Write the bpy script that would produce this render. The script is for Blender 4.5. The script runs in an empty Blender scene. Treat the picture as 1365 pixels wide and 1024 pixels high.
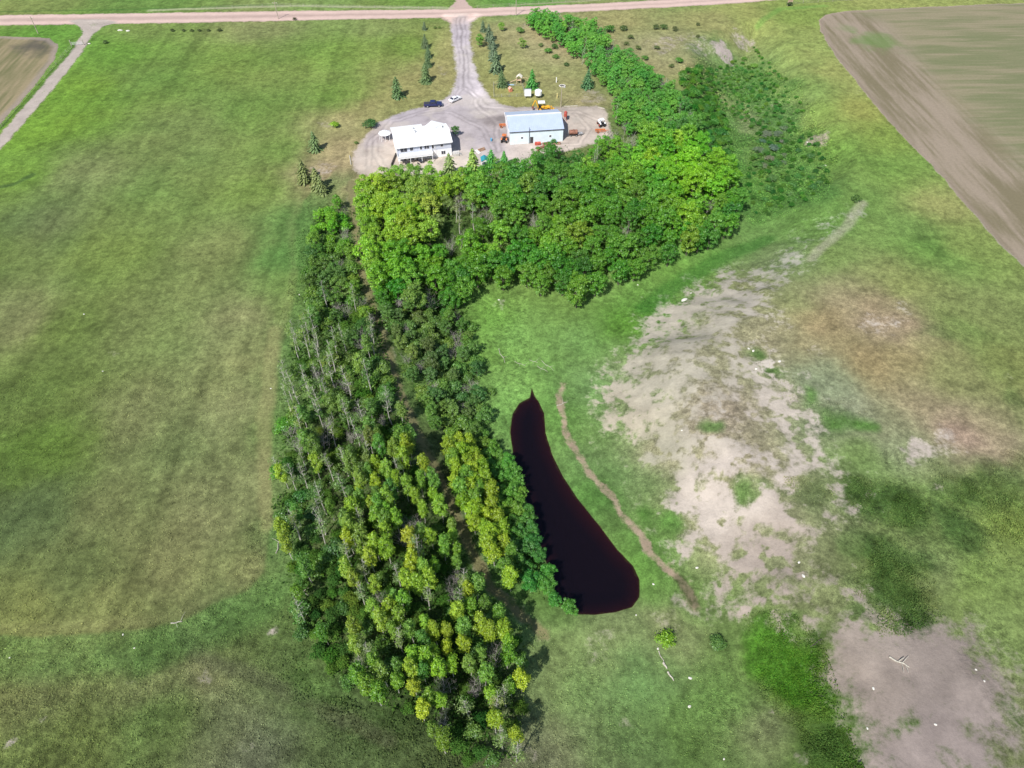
import bpy, bmesh, math, random
import numpy as np
from mathutils import Vector, Matrix
random.seed(7); RNG = np.random.default_rng(7)
SC = bpy.context.scene; COL = SC.collection
# ---------------------------------------------------------------- camera geometry
FPX = 950.0; CAMH = 112.0; PITCH = math.radians(47.7)     # drone camera, 112 m up, looking 47.7 deg below the horizon
def ray(x, y):
    u = (x-682.5)/FPX; v = -(y-512)/FPX
    return np.array([u, math.cos(PITCH)+v*math.sin(PITCH), -math.sin(PITCH)+v*math.cos(PITCH)])
def W(x, y, z=0.0):
    d = ray(x, y); t = (z-CAMH)/d[2]
    return np.array([d[0]*t, d[1]*t, z])
def px_of(p):
    x, y, z = p[0], p[1], p[2]-CAMH
    c = y*math.cos(PITCH)-z*math.sin(PITCH); up = y*math.sin(PITCH)+z*math.cos(PITCH)
    return (682.5+FPX*x/c, 512-FPX*up/c)
def poly(pts, z=0.0):
    return np.array([W(a, b, z)[:2] for a, b in pts])
# ---------------------------------------------------------------- numpy helpers
_T = np.random.default_rng(3).random((256, 256))
def vnoise(x, y, seed=0):
    xi = np.floor(x).astype(int); yi = np.floor(y).astype(int)
    fx = x-xi; fy = y-yi; fx = fx*fx*(3-2*fx); fy = fy*fy*(3-2*fy)
    s = seed*37
    def g(a, b): return _T[(a+s) % 256, (b+s*3) % 256]
    return (g(xi, yi)*(1-fx)+g(xi+1, yi)*fx)*(1-fy)+(g(xi, yi+1)*(1-fx)+g(xi+1, yi+1)*fx)*fy
def fbm(x, y, size, octv=4, seed=0, gain=.5, rot=True):
    a = 1.0; t = 0; s = 0; f = 1.0/size
    for k in range(octv):
        c_, s_ = (math.cos(.6+k*1.1), math.sin(.6+k*1.1)) if rot else (1.0, 0.0)
        t = t+a*vnoise((x*c_-y*s_)*f+k*17.3, (x*s_+y*c_)*f+k*9.1, seed+k); s += a; a *= gain; f *= 2.03
    return t/s
def sstep(a, b, x):
    t = np.clip((x-a)/(b-a), 0, 1); return t*t*(3-2*t)
def sdf(px, py, P, margin=40.0):
    """signed distance to a polygon, negative inside; far points get +margin"""
    out = np.full(px.shape, float(margin))
    m = (px > P[:, 0].min()-margin) & (px < P[:, 0].max()+margin) & (py > P[:, 1].min()-margin) & (py < P[:, 1].max()+margin)
    x = px[m]; y = py[m]; d = np.full(x.shape, 1e9); ins = np.zeros(x.shape, bool)
    n = len(P)
    for i in range(n):
        ax, ay = P[i]; bx, by = P[(i+1) % n]
        ex, ey = bx-ax, by-ay; L = ex*ex+ey*ey+1e-12
        t = np.clip(((x-ax)*ex+(y-ay)*ey)/L, 0, 1)
        d = np.minimum(d, (x-ax-t*ex)**2+(y-ay-t*ey)**2)
        c = ((ay > y) != (by > y)) & (x < (bx-ax)*(y-ay)/(by-ay+1e-12)+ax)
        ins ^= c
    d = np.sqrt(d); d[ins] *= -1
    out[m] = np.minimum(d, margin); return out
def ldist(px, py, P, margin=30.0):
    out = np.full(px.shape, float(margin))
    m = (px > P[:, 0].min()-margin) & (px < P[:, 0].max()+margin) & (py > P[:, 1].min()-margin) & (py < P[:, 1].max()+margin)
    x = px[m]; y = py[m]; d = np.full(x.shape, 1e9)
    for i in range(len(P)-1):
        ax, ay = P[i]; bx, by = P[i+1]; ex, ey = bx-ax, by-ay; L = ex*ex+ey*ey+1e-12
        t = np.clip(((x-ax)*ex+(y-ay)*ey)/L, 0, 1)
        d = np.minimum(d, (x-ax-t*ex)**2+(y-ay-t*ey)**2)
    out[m] = np.minimum(np.sqrt(d), margin); return out
def lin(c):
    c = np.asarray(c, float)/255.0
    return np.where(c <= .04045, c/12.92, ((c+.055)/1.055)**2.4)
# ---------------------------------------------------------------- terrain
VD = -8.0
FLOOR = poly([(612, 420), (650, 392), (700, 385), (780, 415), (850, 390), (960, 338), (1010, 300), (975, 345), (890, 395), (815, 470),
              (800, 560), (850, 680), (930, 790), (960, 900), (940, 1060), (760, 1060), (745, 860), (700, 720), (655, 600), (622, 500)], VD)
RAV = poly([(955, 85), (1000, 55), (1030, 100), (1060, 160), (1095, 230), (1010, 300), (985, 290), (965, 200), (945, 130)], -5)
PONDZ = VD-0.1
PONDPX = [(240, 100), (233, 135), (195, 155), (170, 195), (163, 260), (173, 340), (190, 420), (225, 520), (262, 640), (290, 720), (308, 800),
          (345, 880), (395, 913), (465, 915), (540, 905), (600, 887), (626, 850), (626, 790), (603, 740), (545, 680), (485, 600), (405, 500),
          (352, 420), (312, 340), (288, 260), (283, 190), (264, 150), (250, 132)]
POND = poly([(620+a/2.694, 480+b/2.694) for a, b in PONDPX], PONDZ)
def height(x, y):
    s1 = sdf(x, y, FLOOR, 60); s2 = sdf(x, y, RAV, 60)
    wob = (fbm(x, y, 14, 3, 5)-.5)*7
    h1 = VD*(1-sstep(0, 24, s1+wob*sstep(2, 10, s1)))
    h2 = -8.0*(1-sstep(-7, 11, s2+wob))
    h = -np.log(np.exp(-h1/1.5)+np.exp(-h2/1.5)-1+1e-9)*1.5
    h = h + (fbm(x, y, 60, 2, 2)-.5)*1.2*sstep(0, 40, s1)*sstep(150, 60, y)
    rough = sstep(26, 16, s1)*sstep(-1, 5, s1)
    h = h + rough*((fbm(x*1.0, y, 9, 3, 9)-.5)*1.0+(fbm(x, y, 3.5, 3, 19)-.5)*.3)*(x > 12)
    sp = sdf(x, y, POND, 12)
    bank = PONDZ+np.where(sp < 0, np.maximum(sp*.35, -1.6), sp*.22)
    k = sstep(7, 1.0, sp)
    h = h*(1-k)+bank*k
    return h
_gx = np.arange(-300, 301, 1.0); _gy = np.arange(0, 420, 1.0)
_HX, _HY = np.meshgrid(_gx, _gy)
_HG = height(_HX.ravel(), _HY.ravel()).reshape(_HX.shape)
def gz(x, y):
    fx = min(max(x+300, 0), 598.9); fy = min(max(y, 0), 417.9)
    i = int(fx); j = int(fy); a = fx-i; b = fy-j
    return float((_HG[j, i]*(1-a)+_HG[j, i+1]*a)*(1-b)+(_HG[j+1, i]*(1-a)+_HG[j+1, i+1]*a)*b)
def P(x, y, dz=0.0):
    """point of the terrain (raised by dz) seen at photo pixel x, y"""
    z = dz; p = W(x, y, z)
    for _ in range(25):
        z2 = gz(p[0], p[1])+dz; z = z+.6*(z2-z); p = W(x, y, z)
        if abs(z2-z) < .01: break
    return p
def tpoly(pts, dz=0.0): return np.array([P(a, b, dz)[:2] for a, b in pts])
# ---------------------------------------------------------------- materials
K_LIT = 1.62      # sunlit display value of albedo 1 under this sun, sky and exposure
def alb(c): return lin(c)/K_LIT
MATS = {}
def nodes(name):
    m = bpy.data.materials.new(name); m.use_nodes = True; nt = m.node_tree; nt.nodes.clear()
    o = nt.nodes.new('ShaderNodeOutputMaterial'); return m, nt, o
def N(nt, t, **kw):
    n = nt.nodes.new(t)
    for k, v in kw.items(): setattr(n, k, v)
    return n
def mat(name, col, rough=.6, metal=0.0, var=.15, scale=1.5, bump=0.0, dirt=None, spec=.4, trans=0):
    if name in MATS: return MATS[name]
    m, nt, o = nodes(name); L = nt.links
    b = N(nt, 'ShaderNodeBsdfPrincipled'); L.new(b.outputs[0], o.inputs[0])
    b.inputs['Roughness'].default_value = rough; b.inputs['Metallic'].default_value = metal
    b.inputs['Specular IOR Level'].default_value = spec
    tc = N(nt, 'ShaderNodeTexCoord'); nz = N(nt, 'ShaderNodeTexNoise'); nz.inputs['Scale'].default_value = scale; nz.inputs['Detail'].default_value = 6
    L.new(tc.outputs['Object'], nz.inputs['Vector'])
    mx = N(nt, 'ShaderNodeMix', data_type='RGBA')
    c = np.array(col); d = np.array(dirt) if dirt is not None else c*(1-var*2)
    mx.inputs[6].default_value = (*np.clip(c*(1+var*.5), 0, 1), 1); mx.inputs[7].default_value = (*d, 1)
    mr = N(nt, 'ShaderNodeMapRange'); mr.inputs[1].default_value = .35; mr.inputs[2].default_value = .75
    L.new(nz.outputs[0], mr.inputs[0]); L.new(mr.outputs[0], mx.inputs[0]); L.new(mx.outputs[2], b.inputs['Base Color'])
    if bump:
        bp = N(nt, 'ShaderNodeBump'); bp.inputs['Distance'].default_value = bump; bp.inputs['Strength'].default_value = .6
        n2 = N(nt, 'ShaderNodeTexNoise'); n2.inputs['Scale'].default_value = scale*6; L.new(tc.outputs['Object'], n2.inputs['Vector'])
        L.new(n2.outputs[0], bp.inputs['Height']); L.new(bp.outputs[0], b.inputs['Normal'])
    MATS[name] = m; return m
# ---------------------------------------------------------------- object helpers
def tag(o, label=None, cat=None, group=None, kind=None):
    if label: o['label'] = label
    if cat: o['category'] = cat
    if group: o['group'] = group
    if kind: o['kind'] = kind
    return o
def empty(name, loc, rz=0.0, label=None, cat=None, group=None):
    o = bpy.data.objects.new(name, None); COL.objects.link(o); o.location = loc; o.rotation_euler = (0, 0, rz); o.empty_display_size = .3
    return tag(o, label, cat, group)
def mesh_np(name, V, Fq, m=None, parent=None):
    """quads or tris from numpy arrays"""
    me = bpy.data.meshes.new(name); V = np.asarray(V, np.float32); Fq = np.asarray(Fq, np.int32); k = Fq.shape[1]
    me.vertices.add(len(V)); me.vertices.foreach_set('co', V.ravel())
    me.loops.add(Fq.size); me.loops.foreach_set('vertex_index', Fq.ravel())
    me.polygons.add(len(Fq)); me.polygons.foreach_set('loop_start', np.arange(len(Fq), dtype=np.int32)*k)
    me.update(calc_edges=True)
    if m: me.materials.append(m)
    return me
def link(name, me, parent=None, loc=(0, 0, 0), rz=0):
    o = bpy.data.objects.new(name, me); COL.objects.link(o); o.location = loc; o.rotation_euler = (0, 0, rz)
    if parent: o.parent = parent
    return o
class MB:
    def __init__(s): s.v = []; s.f = []
    def add(s, V, F):
        n = len(s.v); s.v += [tuple(map(float, p)) for p in V]; s.f += [tuple(i+n for i in f) for f in F]; return s
    def box(s, x0, x1, y0, y1, z0, z1, top=0.0):
        t = top
        return s.add([(x0, y0, z0), (x1, y0, z0), (x1, y1, z0), (x0, y1, z0), (x0+t, y0+t, z1), (x1-t, y0+t, z1), (x1-t, y1-t, z1), (x0+t, y1-t, z1)],
                     [(0, 3, 2, 1), (4, 5, 6, 7), (0, 1, 5, 4), (1, 2, 6, 5), (2, 3, 7, 6), (3, 0, 4, 7)])
    def tube(s, p0, p1, r0, r1=None, n=8, cap=True):
        r1 = r0 if r1 is None else r1
        p0 = Vector(p0); p1 = Vector(p1); d = (p1-p0).normalized(); a = d.orthogonal().normalized(); b = d.cross(a)
        V = [p0+r0*(a*math.cos(t)+b*math.sin(t)) for t in [2*math.pi*i/n for i in range(n)]]+[p1+r1*(a*math.cos(t)+b*math.sin(t)) for t in [2*math.pi*i/n for i in range(n)]]
        Fc = [(i, (i+1) % n, n+(i+1) % n, n+i) for i in range(n)]
        if cap: Fc += [tuple(range(n))[::-1], tuple(range(n, 2*n))]
        return s.add(V, Fc)
    def path(s, pts, radii, n=6):
        for i in range(len(pts)-1): s.tube(pts[i], pts[i+1], radii[i], radii[i+1], n, cap=(i in (0, len(pts)-2)))
        return s
    def prism(s, prof, y0, y1):      # profile in x,z extruded along y
        n = len(prof); V = [(a, y0, b) for a, b in prof]+[(a, y1, b) for a, b in prof]
        return s.add(V, [tuple(range(n)), tuple(range(n, 2*n))[::-1]]+[(i, n+i, n+(i+1) % n, (i+1) % n) for i in range(n)])
    def prismx(s, prof, x0, x1):     # profile in y,z extruded along x
        n = len(prof); V = [(x0, a, b) for a, b in prof]+[(x1, a, b) for a, b in prof]
        return s.add(V, [tuple(range(n))[::-1], tuple(range(n, 2*n))]+[(i, (i+1) % n, n+(i+1) % n, n+i) for i in range(n)])
    def lathe(s, prof, cx=0, cy=0, n=16):
        V = []; Fc = []
        for r, z in prof:
            V += [(cx+r*math.cos(2*math.pi*i/n), cy+r*math.sin(2*math.pi*i/n), z) for i in range(n)]
        for k in range(len(prof)-1):
            Fc += [(k*n+i, k*n+(i+1) % n, (k+1)*n+(i+1) % n, (k+1)*n+i) for i in range(n)]
        Fc += [tuple(range(n))[::-1], tuple(range((len(prof)-1)*n, len(prof)*n))]
        return s.add(V, Fc)
    def build(s, name, m, parent=None, loc=(0, 0, 0), bevel=0.0, smooth=False, rz=0):
        me = bpy.data.meshes.new(name); me.from_pydata(s.v, [], s.f); me.materials.append(m)
        bm = bmesh.new(); bm.from_mesh(me); bmesh.ops.recalc_face_normals(bm, faces=bm.faces)
        if bevel: bmesh.ops.bevel(bm, geom=bm.edges[:], offset=bevel, segments=1, affect='EDGES', clamp_overlap=True)
        bm.to_mesh(me); bm.free()
        if smooth: me.polygons.foreach_set('use_smooth', [True]*len(me.polygons))
        return link(name, me, parent, loc, rz)
# ---------------------------------------------------------------- ground colours (albedo fields in world metres)
GRASS = [  # photo x, y -> colour of the sward there (as seen sunlit)
(50,8,120,150,75),(200,5,85,140,60),(400,8,112,160,80),(550,8,95,150,60),(700,5,70,150,55),(900,-8,90,160,70),(1200,2,140,170,85),
(60,45,80,150,50),(200,38,110,150,70),(350,35,125,145,85),(500,35,120,150,80),
(150,70,85,150,50),(50,170,95,160,45),(30,230,90,155,50),(100,120,90,155,45),(0,330,95,125,60),
(200,100,95,140,60),(300,80,100,145,60),(450,70,100,150,60),(550,60,100,150,55),(250,180,105,135,70),(100,230,115,135,80),
(350,150,95,140,60),(450,130,95,145,55),(50,300,95,120,70),(200,280,100,135,65),(350,250,100,145,60),(380,200,95,145,60),
(400,300,75,130,60),(300,330,115,135,75),(150,340,100,135,60),(30,420,120,130,80),(100,430,90,125,55),(200,430,105,130,70),
(330,420,127,140,88),(50,520,90,120,55),(200,550,110,125,75),(330,550,127,137,88),(60,600,82,120,45),(30,680,80,105,60),
(150,680,105,120,70),(300,680,120,130,82),(100,760,90,110,60),(250,760,115,125,75),(330,750,117,128,77),(350,480,133,142,88),
(382,560,75,118,55),(388,470,75,120,60),(375,700,80,112,60),(345,640,125,132,85),(400,340,70,135,60),(385,390,95,140,65),
(20,840,112,125,65),(120,850,115,125,70),(200,870,78,100,50),(300,830,78,110,60),(350,830,70,108,50),(50,940,88,102,58),
(200,900,112,120,75),(280,890,120,120,82),(200,960,75,108,50),(100,990,85,103,50),(300,960,92,108,70),(350,1000,90,103,75),
(450,980,75,98,55),(550,1010,70,92,50),(400,900,70,105,50),(20,1010,90,112,55),(320,860,75,105,50),
(590,60,150,163,95),(600,100,160,165,100),(560,140,150,158,92),(470,160,160,160,105),(440,200,165,160,110),(430,230,170,160,115),
(490,150,150,158,92),(720,70,160,168,110),(700,100,155,166,100),(770,110,152,163,100),(790,130,165,163,112),(680,130,145,158,85),
(640,100,150,160,90),(720,40,165,165,112),(655,80,150,162,95),(745,60,165,160,115),
(830,30,150,158,95),(870,60,155,158,108),(900,90,150,153,103),(950,30,145,158,92),(1000,20,140,168,85),(920,110,125,155,82),(1060,20,115,165,70),
(980,100,90,140,72),(1000,150,120,145,92),(1030,160,105,128,92),(1000,250,85,145,55),(1050,220,75,120,62),(1060,270,72,128,58),
(980,300,80,138,62),(960,90,130,148,98),(930,140,85,135,65),(1090,200,95,155,60),(1070,120,110,160,75),
(1080,60,135,172,85),(1120,100,140,168,85),(1150,150,142,165,76),(1100,150,110,162,70),(1180,180,110,155,62),(1200,230,95,150,62),
(1250,270,138,162,88),(1150,270,90,148,65),(1200,300,100,157,73),(1300,330,120,153,75),(1100,340,110,153,75),(1200,380,125,153,80),
(1300,420,120,143,80),(1340,480,115,133,70),(1240,330,85,145,60),(1290,440,95,135,65),
(1120,400,152,146,108),(1180,430,163,150,120),(1100,430,152,136,97),(1150,490,150,135,92),(1220,540,155,145,110),(1280,580,173,155,130),
(1260,500,135,145,88),(1090,505,128,150,112),(1130,540,132,150,118),(1200,590,130,145,108),(1230,610,128,155,102),(1160,610,105,148,75),
(1060,400,125,150,90),(1160,400,150,140,105),(1200,480,150,140,95),(1180,560,140,150,108),
(1300,650,85,123,55),(1350,700,105,138,62),(1250,700,82,108,55),(1200,670,70,108,45),(1300,780,100,138,65),(1350,850,105,143,75),
(1250,650,90,128,60),(1190,760,72,108,45),(1160,730,92,120,65),(1340,950,110,123,80),(1120,700,120,133,90),(1240,760,110,135,80),
(1040,880,64,120,24),(1060,930,60,114,24),(1110,990,55,105,30),(960,860,90,130,65),(950,920,80,128,58),(900,980,72,115,50),
(850,900,85,138,75),(800,870,115,147,85),(780,920,95,138,75),(760,980,105,123,80),(850,1000,75,112,60),(880,830,138,148,100),
(820,845,120,145,90),(1000,960,115,123,85),(930,940,75,120,55),(740,880,110,135,80),(740,1010,110,118,85),
(650,420,85,165,60),(700,450,92,160,72),(750,400,92,148,65),(780,450,90,152,74),(700,500,88,160,70),(660,530,85,160,70),
(850,400,88,150,65),(800,380,98,158,74),(900,360,85,157,60),(840,430,68,145,35),(860,410,70,142,45),(780,520,90,153,80),(770,570,90,143,70),
(800,620,90,138,75),(860,650,100,142,80),(870,720,80,137,60),(790,660,62,125,50),(850,770,70,137,50),(880,790,75,142,55),(740,560,78,145,60),
(640,470,85,160,60),(900,480,158,160,125),(950,550,160,160,128),(1000,610,155,160,120),(1000,450,150,158,115),(1050,720,135,145,105),(900,600,150,158,118),(960,700,140,150,105),(850,530,125,155,100),(1100,800,120,140,90),(960,420,150,158,115),(1010,390,140,155,105),(940,330,80,150,60),(1000,310,95,150,75),(1040,340,115,145,95),(1080,300,85,145,62),
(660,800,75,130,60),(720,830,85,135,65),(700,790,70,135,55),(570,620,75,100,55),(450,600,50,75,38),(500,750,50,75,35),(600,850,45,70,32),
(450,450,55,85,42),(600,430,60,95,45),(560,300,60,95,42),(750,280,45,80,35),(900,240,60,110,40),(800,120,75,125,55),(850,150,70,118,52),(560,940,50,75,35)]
SOIL = [(615,50,198,188,196),(618,85,212,203,203),(620,120,204,195,202),(540,155,182,174,182),(500,190,197,183,174),(520,215,202,188,175),
(640,150,217,207,202),(658,160,165,155,152),(620,165,172,164,170),(600,150,190,180,187),(650,185,180,172,180),(700,205,212,198,190),(780,155,168,158,148),
(795,165,217,203,192),(590,215,222,210,195),(760,190,202,188,178),(850,560,202,190,172),(950,450,200,191,176),(1000,560,209,196,186),(960,640,214,200,192),
(900,500,202,194,178),(1030,760,186,171,162),(1100,800,182,168,160),(1130,900,166,153,143),(1250,880,160,148,141),(1250,980,168,155,150),(1060,470,215,203,195),
(870,600,190,185,165),(0,26,218,190,178),(300,22,220,192,182),(600,16,222,195,182),(900,4,215,188,178),(1100,-5,215,190,178),
(60,120,190,178,165),(120,50,215,200,195),(10,70,165,152,120),(50,62,95,92,88),(30,110,140,138,98),(20,30+90,160,150,120),(0,155,185,165,155),
(960,70,198,185,180),(1090,180,190,178,160),(1110,290,180,180,165)]
def field(tab, x, y, sig, GR=0):
    """smooth interpolation of colour samples placed on the terrain"""
    num = np.zeros((len(x), 3)); den = np.zeros(len(x))
    for a, b, r, g, bl in tab:
        p = P(a, b); c = alb((r+GR*.29*max(0, g-r), g-GR*max(0, g-138)*.35, bl+GR*2))*(1+.12*GR)
        s = sig*(0.35+0.65*min(1.0, max(.35, p[1]/200)))
        d2 = (x-p[0])**2+(y-p[1])**2
        w = 1.0/(d2/(s*s)+.35)**2.0
        num += w[:, None]*c; den += w
    return num/den[:, None]
inner_x = np.concatenate([np.arange(-226, -72, .5), np.arange(-72, 82, .34), np.arange(82, 226.01, .5)]); inner_y = np.concatenate([np.arange(16, 140, .3), np.arange(140, 332.01, .5)])
def ext(a, sgn, n=34, g=1.33):
    r = []; s = .5; v = a
    for k in range(n): s = min(s*g, 900); v += sgn*s; r.append(v)
    return r
XS = np.array(ext(-226, -1)[::-1]+list(inner_x)+ext(226, 1)); YS = np.array(ext(16, -1)[::-1]+list(inner_y)+ext(332, 1))
GX, GY = np.meshgrid(XS, YS); gx = GX.ravel(); gy = GY.ravel()
print('grid', GX.shape)
inn = (np.abs(gx) < 232) & (gy > 10) & (gy < 340)
hz = np.zeros(len(gx)); hz[inn] = height(gx[inn], gy[inn])
far = ~inn; hz[far] = height(gx[far], gy[far])
# domain warp so traced outlines turn ragged
wx = gx+(fbm(gx, gy, 9, 4, 21)-.5)*7; wy = gy+(fbm(gx, gy, 9, 4, 31)-.5)*7
w2x = gx+(fbm(gx, gy, 4, 3, 41)-.5)*1.1; w2y = gy+(fbm(gx, gy, 4, 3, 51)-.5)*1.1
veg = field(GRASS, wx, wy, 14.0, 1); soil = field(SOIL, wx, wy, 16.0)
w = np.zeros(len(gx)); rough = np.full(len(gx), .25); furrow = np.zeros(len(gx))
n_big = fbm(gx, gy, 26, 5, 61); n_mid = fbm(gx, gy, 7, 4, 71); n_sm = fbm(gx, gy, 2.5, 3, 81)
n_t = fbm(gx, gy, 1.1, 2, 83); veg *= (1+(n_big-.5)*.12+(n_mid-.5)*.28+(n_sm-.5)*.42+(n_t-.5)*.65)[:, None]
yel = np.clip((fbm(gx, gy, 17, 4, 91)-.5)*1.6, -.5, .5)
veg[:, 0] *= 1+yel*.15; veg[:, 2] *= 1+yel*.1
soil[:, 2] *= .975; soil *= (1.08+(n_mid-.5)*.4+(n_sm-.5)*.5)[:, None]
def blob(cx, cy, rx, tab, amt, soft=.6, ry=None, dst=None):
    """ragged patch centred on a photo pixel, rx in photo px"""
    p = P(cx, cy); q = P(cx+rx, cy); r = abs(q[0]-p[0]); ryw = r if ry is None else abs(P(cx, cy-ry)[1]-P(cx, cy+ry)[1])/2
    d = np.sqrt(((wx-p[0])/r)**2+((wy-p[1])/ryw)**2)
    return sstep(1+soft, 1-soft, d+(n_mid-.5)*1.3+(n_sm-.5)*.8)*amt
# ---- eroded slope and bare ground
SLOPE = tpoly([(912, 378), (965, 355), (1030, 335), (1090, 303), (1140, 280), (1120, 305), (1062, 345), (1038, 385), (1022, 430), (1042, 470), (1075, 515),
               (1112, 555), (1108, 600), (1150, 640), (1160, 680), (1135, 705), (1110, 725), (1130, 755), (1160, 795), (1170, 850), (1110, 870), (1050, 830),
               (1000, 812), (940, 806), (915, 770), (880, 705), (850, 650), (805, 585), (788, 530), (828, 468), (862, 418)])
LOW = tpoly([(1100, 845), (1150, 835), (1195, 822), (1250, 818), (1295, 825), (1345, 895), (1365, 1000), (1350, 1080), (1180, 1080), (1140, 990), (1100, 905)])
sS = sdf(wx, wy, SLOPE, 30); sL = sdf(wx, wy, LOW, 30)
ins_ = sstep(7, -5, sS); soil *= (1-.14*np.maximum(ins_, sstep(6, -3, sL)*.8))[:, None]; soil[:, 1] *= 1+.02*ins_
strk = fbm((gx*.8-gy*.6)/2.2+n_mid*3, gx*.6+gy*.8+n_big*9, 3.1, 4, 88)
w = np.maximum(w, np.clip(.42-sS*.055, 0, .82)+ins_*((n_mid-.5)*.7+(n_sm-.5)*.8+(fbm(gx, gy, 14, 3, 87)-.5)*.5))
sL = sdf(wx, wy, LOW, 30); w = np.maximum(w, np.clip(.48-sL*.07, 0, .95)+sstep(5, -3, sL)*((n_mid-.5)*.5+(n_sm-.5)*.3))
for a in [(1095, 183, 14, .75), (962, 72, 14, .8), (985, 55, 16, .5), (1000, 120, 16, .35), (1030, 140, 18, .4), (1240, 600, 22, .7), (1285, 585, 14, .4), (1255, 640, 10, .4),
          (1180, 440, 14, .35), (1200, 410, 16, .4), (1090, 470, 14, .35), (745, 530, 6, .4), (868, 772, 6, .75), (665, 405, 20, .35),
          (280, 900, 20, .4), (170, 885, 16, .35), (15, 985, 12, .6), (50, 965, 10, .35), (330, 990, 18, .4), (360, 855, 7, .5), (920, 800, 22, .5), (800, 860, 24, .4),
          (880, 830, 28, .4), (1010, 940, 16, .45), (1060, 1000, 12, .5), (700, 1010, 18, .4), (840, 970, 9, .5), (430, 230, 22, .45), (440, 165, 14, .4), (790, 130, 20, .45),
          (590, 95, 12, .35), (755, 50, 14, .45), (700, 35, 16, .35), (880, 60, 30, .42), (930, 60, 26, .4), (850, 100, 18, .35), (1120, 60, 16, .45), (1150, 120, 10, .35),
          (40, 450, 20, .35), (150, 470, 12, .3), (410, 560, 8, .3), (1340, 500, 14, .3), (1180, 430, 26, .42), (1270, 590, 26, .5)]:
    w = np.maximum(w, blob(a[0], a[1], a[2], None, a[3]))
w -= ins_*(.30*sstep(.55, .75, fbm(gx, gy, 3.4, 3, 301))+.38*sstep(.56, .72, fbm(gx, gy, 1.5, 2, 311)))
w = np.maximum(w, 0)
# green patches growing over the bare slope
for a in [(957, 559, 9, .8), (900, 480, 10, .35), (960, 480, 13, .35), (1000, 440, 10, .7), (1012, 470, 12, .8), (1025, 492, 12, .8), (1045, 512, 12, .7), (1078, 530, 12, .8),
          (1100, 545, 14, .8), (1120, 555, 18, .9), (1150, 558, 13, .9), (1075, 655, 32, .6), (992, 665, 22, .75), (1010, 640, 18, .5), (1030, 598, 17, .6), (988, 575, 14, .5),
          (862, 688, 16, .9), (900, 702, 16, .85), (880, 655, 16, .6), (940, 650, 12, .55), (935, 690, 14, .6), (945, 735, 18, .7), (935, 745, 14, .6), (1060, 700, 24, .5), (1020, 712, 14, .4),
          (1110, 790, 12, .5), (1130, 730, 20, .7), (1090, 790, 10, .4), (1035, 800, 9, .5), (890, 530, 9, .5), (880, 560, 9, .4), (935, 600, 10, .4),
          (930, 520, 12, .3), (970, 520, 10, .35), (1000, 540, 14, .35), (870, 590, 14, .5), (900, 620, 12, .5), (850, 620, 16, .6), (1010, 415, 8, .6), (880, 440, 14, .4), (930, 430, 16, .35),
          (960, 400, 18, .35), (1000, 370, 16, .45), (1040, 350, 12, .3), (830, 590, 18, .6), (830, 500, 14, .45), (1290, 960, 22, .3), (1190, 960, 16, .35), (1260, 1010, 16, .3), (1020, 560, 10, .3)]:
    bb = blob(a[0], a[1], a[2], None, a[3], .8); w = w*(1-bb)
    if a[3] > .7: veg = veg*(1-bb[:, None])+bb[:, None]*alb((88, 135, 55))*(1+(n_sm-.5)*.8)[:, None]
rough = np.maximum(rough, .5*sstep(4, -3, sS))
# ---- gravel road, drive, yard
ROAD = tpoly([(-900, 3), (-300, 12), (0, 20.5), (200, 17.5), (455, 14), (590, 12.5), (683, 9.5), (800, 4.5), (900, -1), (1000, -8), (1400, -38), (1900, -72),
              (1900, -60), (1400, -26), (1060, -2), (1000, 3), (900, 9.5), (800, 14.5), (683, 20), (600, 24), (455, 26), (250, 30.5), (0, 34), (-300, 31), (-900, 28)])
NSPUR = tpoly([(596, 13), (608, 2), (612, -40), (619, -40), (621, 2), (632, 12), (632, 17), (596, 17)])
DRIVE = tpoly([(583, 22), (600, 30), (604, 60), (609, 92), (607, 112), (603, 126), (590, 133), (560, 143), (522, 155), (502, 165), (488, 180), (472, 203), (470, 226),
               (482, 234), (522, 236), (560, 240), (600, 240), (640, 238), (680, 225), (702, 222), (735, 205), (770, 198), (815, 185), (812, 165), (806, 146), (795, 141), (742, 143), (690, 143), (664, 138), (650, 126),
               (640, 108), (631, 85), (627, 55), (627, 30), (645, 20), (635, 16), (590, 17)])
TRACK = tpoly([(92, 28), (108, 37), (111, 45), (101, 60), (84, 82), (62, 107), (30, 145), (-2, 182), (-200, 415), (-188, 425), (3, 196), (38, 158), (71, 118), (94, 90), (113, 64), (122, 48), (135, 36), (155, 30), (140, 26), (105, 26)])
TILL_R = tpoly([(1092, 28), (1100, 20), (1125, 15), (1200, 11), (1365, 4), (1800, -20), (2600, 200), (1800, 700), (1420, 400), (1365, 356), (1330, 322), (1250, 230), (1190, 168), (1150, 120), (1112, 72), (1094, 42)])
TILL_L = tpoly([(-700, 50), (-300, 48), (0, 48), (66, 51), (78, 62), (72, 80), (44, 118), (14, 150), (0, 166), (-150, 340), (-700, 500)])
YPATH = tpoly([(748, 512), (747, 530), (750, 550), (757, 580), (768, 603), (785, 630), (812, 660), (835, 690), (855, 715), (872, 742), (895, 762), (912, 778), (928, 803)])
GPATH = tpoly([(468, 242), (470, 270), (475, 320), (482, 360), (492, 395), (502, 425), (510, 450), (522, 490), (535, 530), (548, 560), (570, 605), (592, 650), (612, 700), (635, 745), (655, 785), (690, 815), (725, 845)])
sR = sdf(w2x, w2y, ROAD, 20); sN = sdf(w2x, w2y, NSPUR, 10); sD = sdf(w2x, w2y, DRIVE, 20); sT = sdf(w2x, w2y, TRACK, 10)
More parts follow.
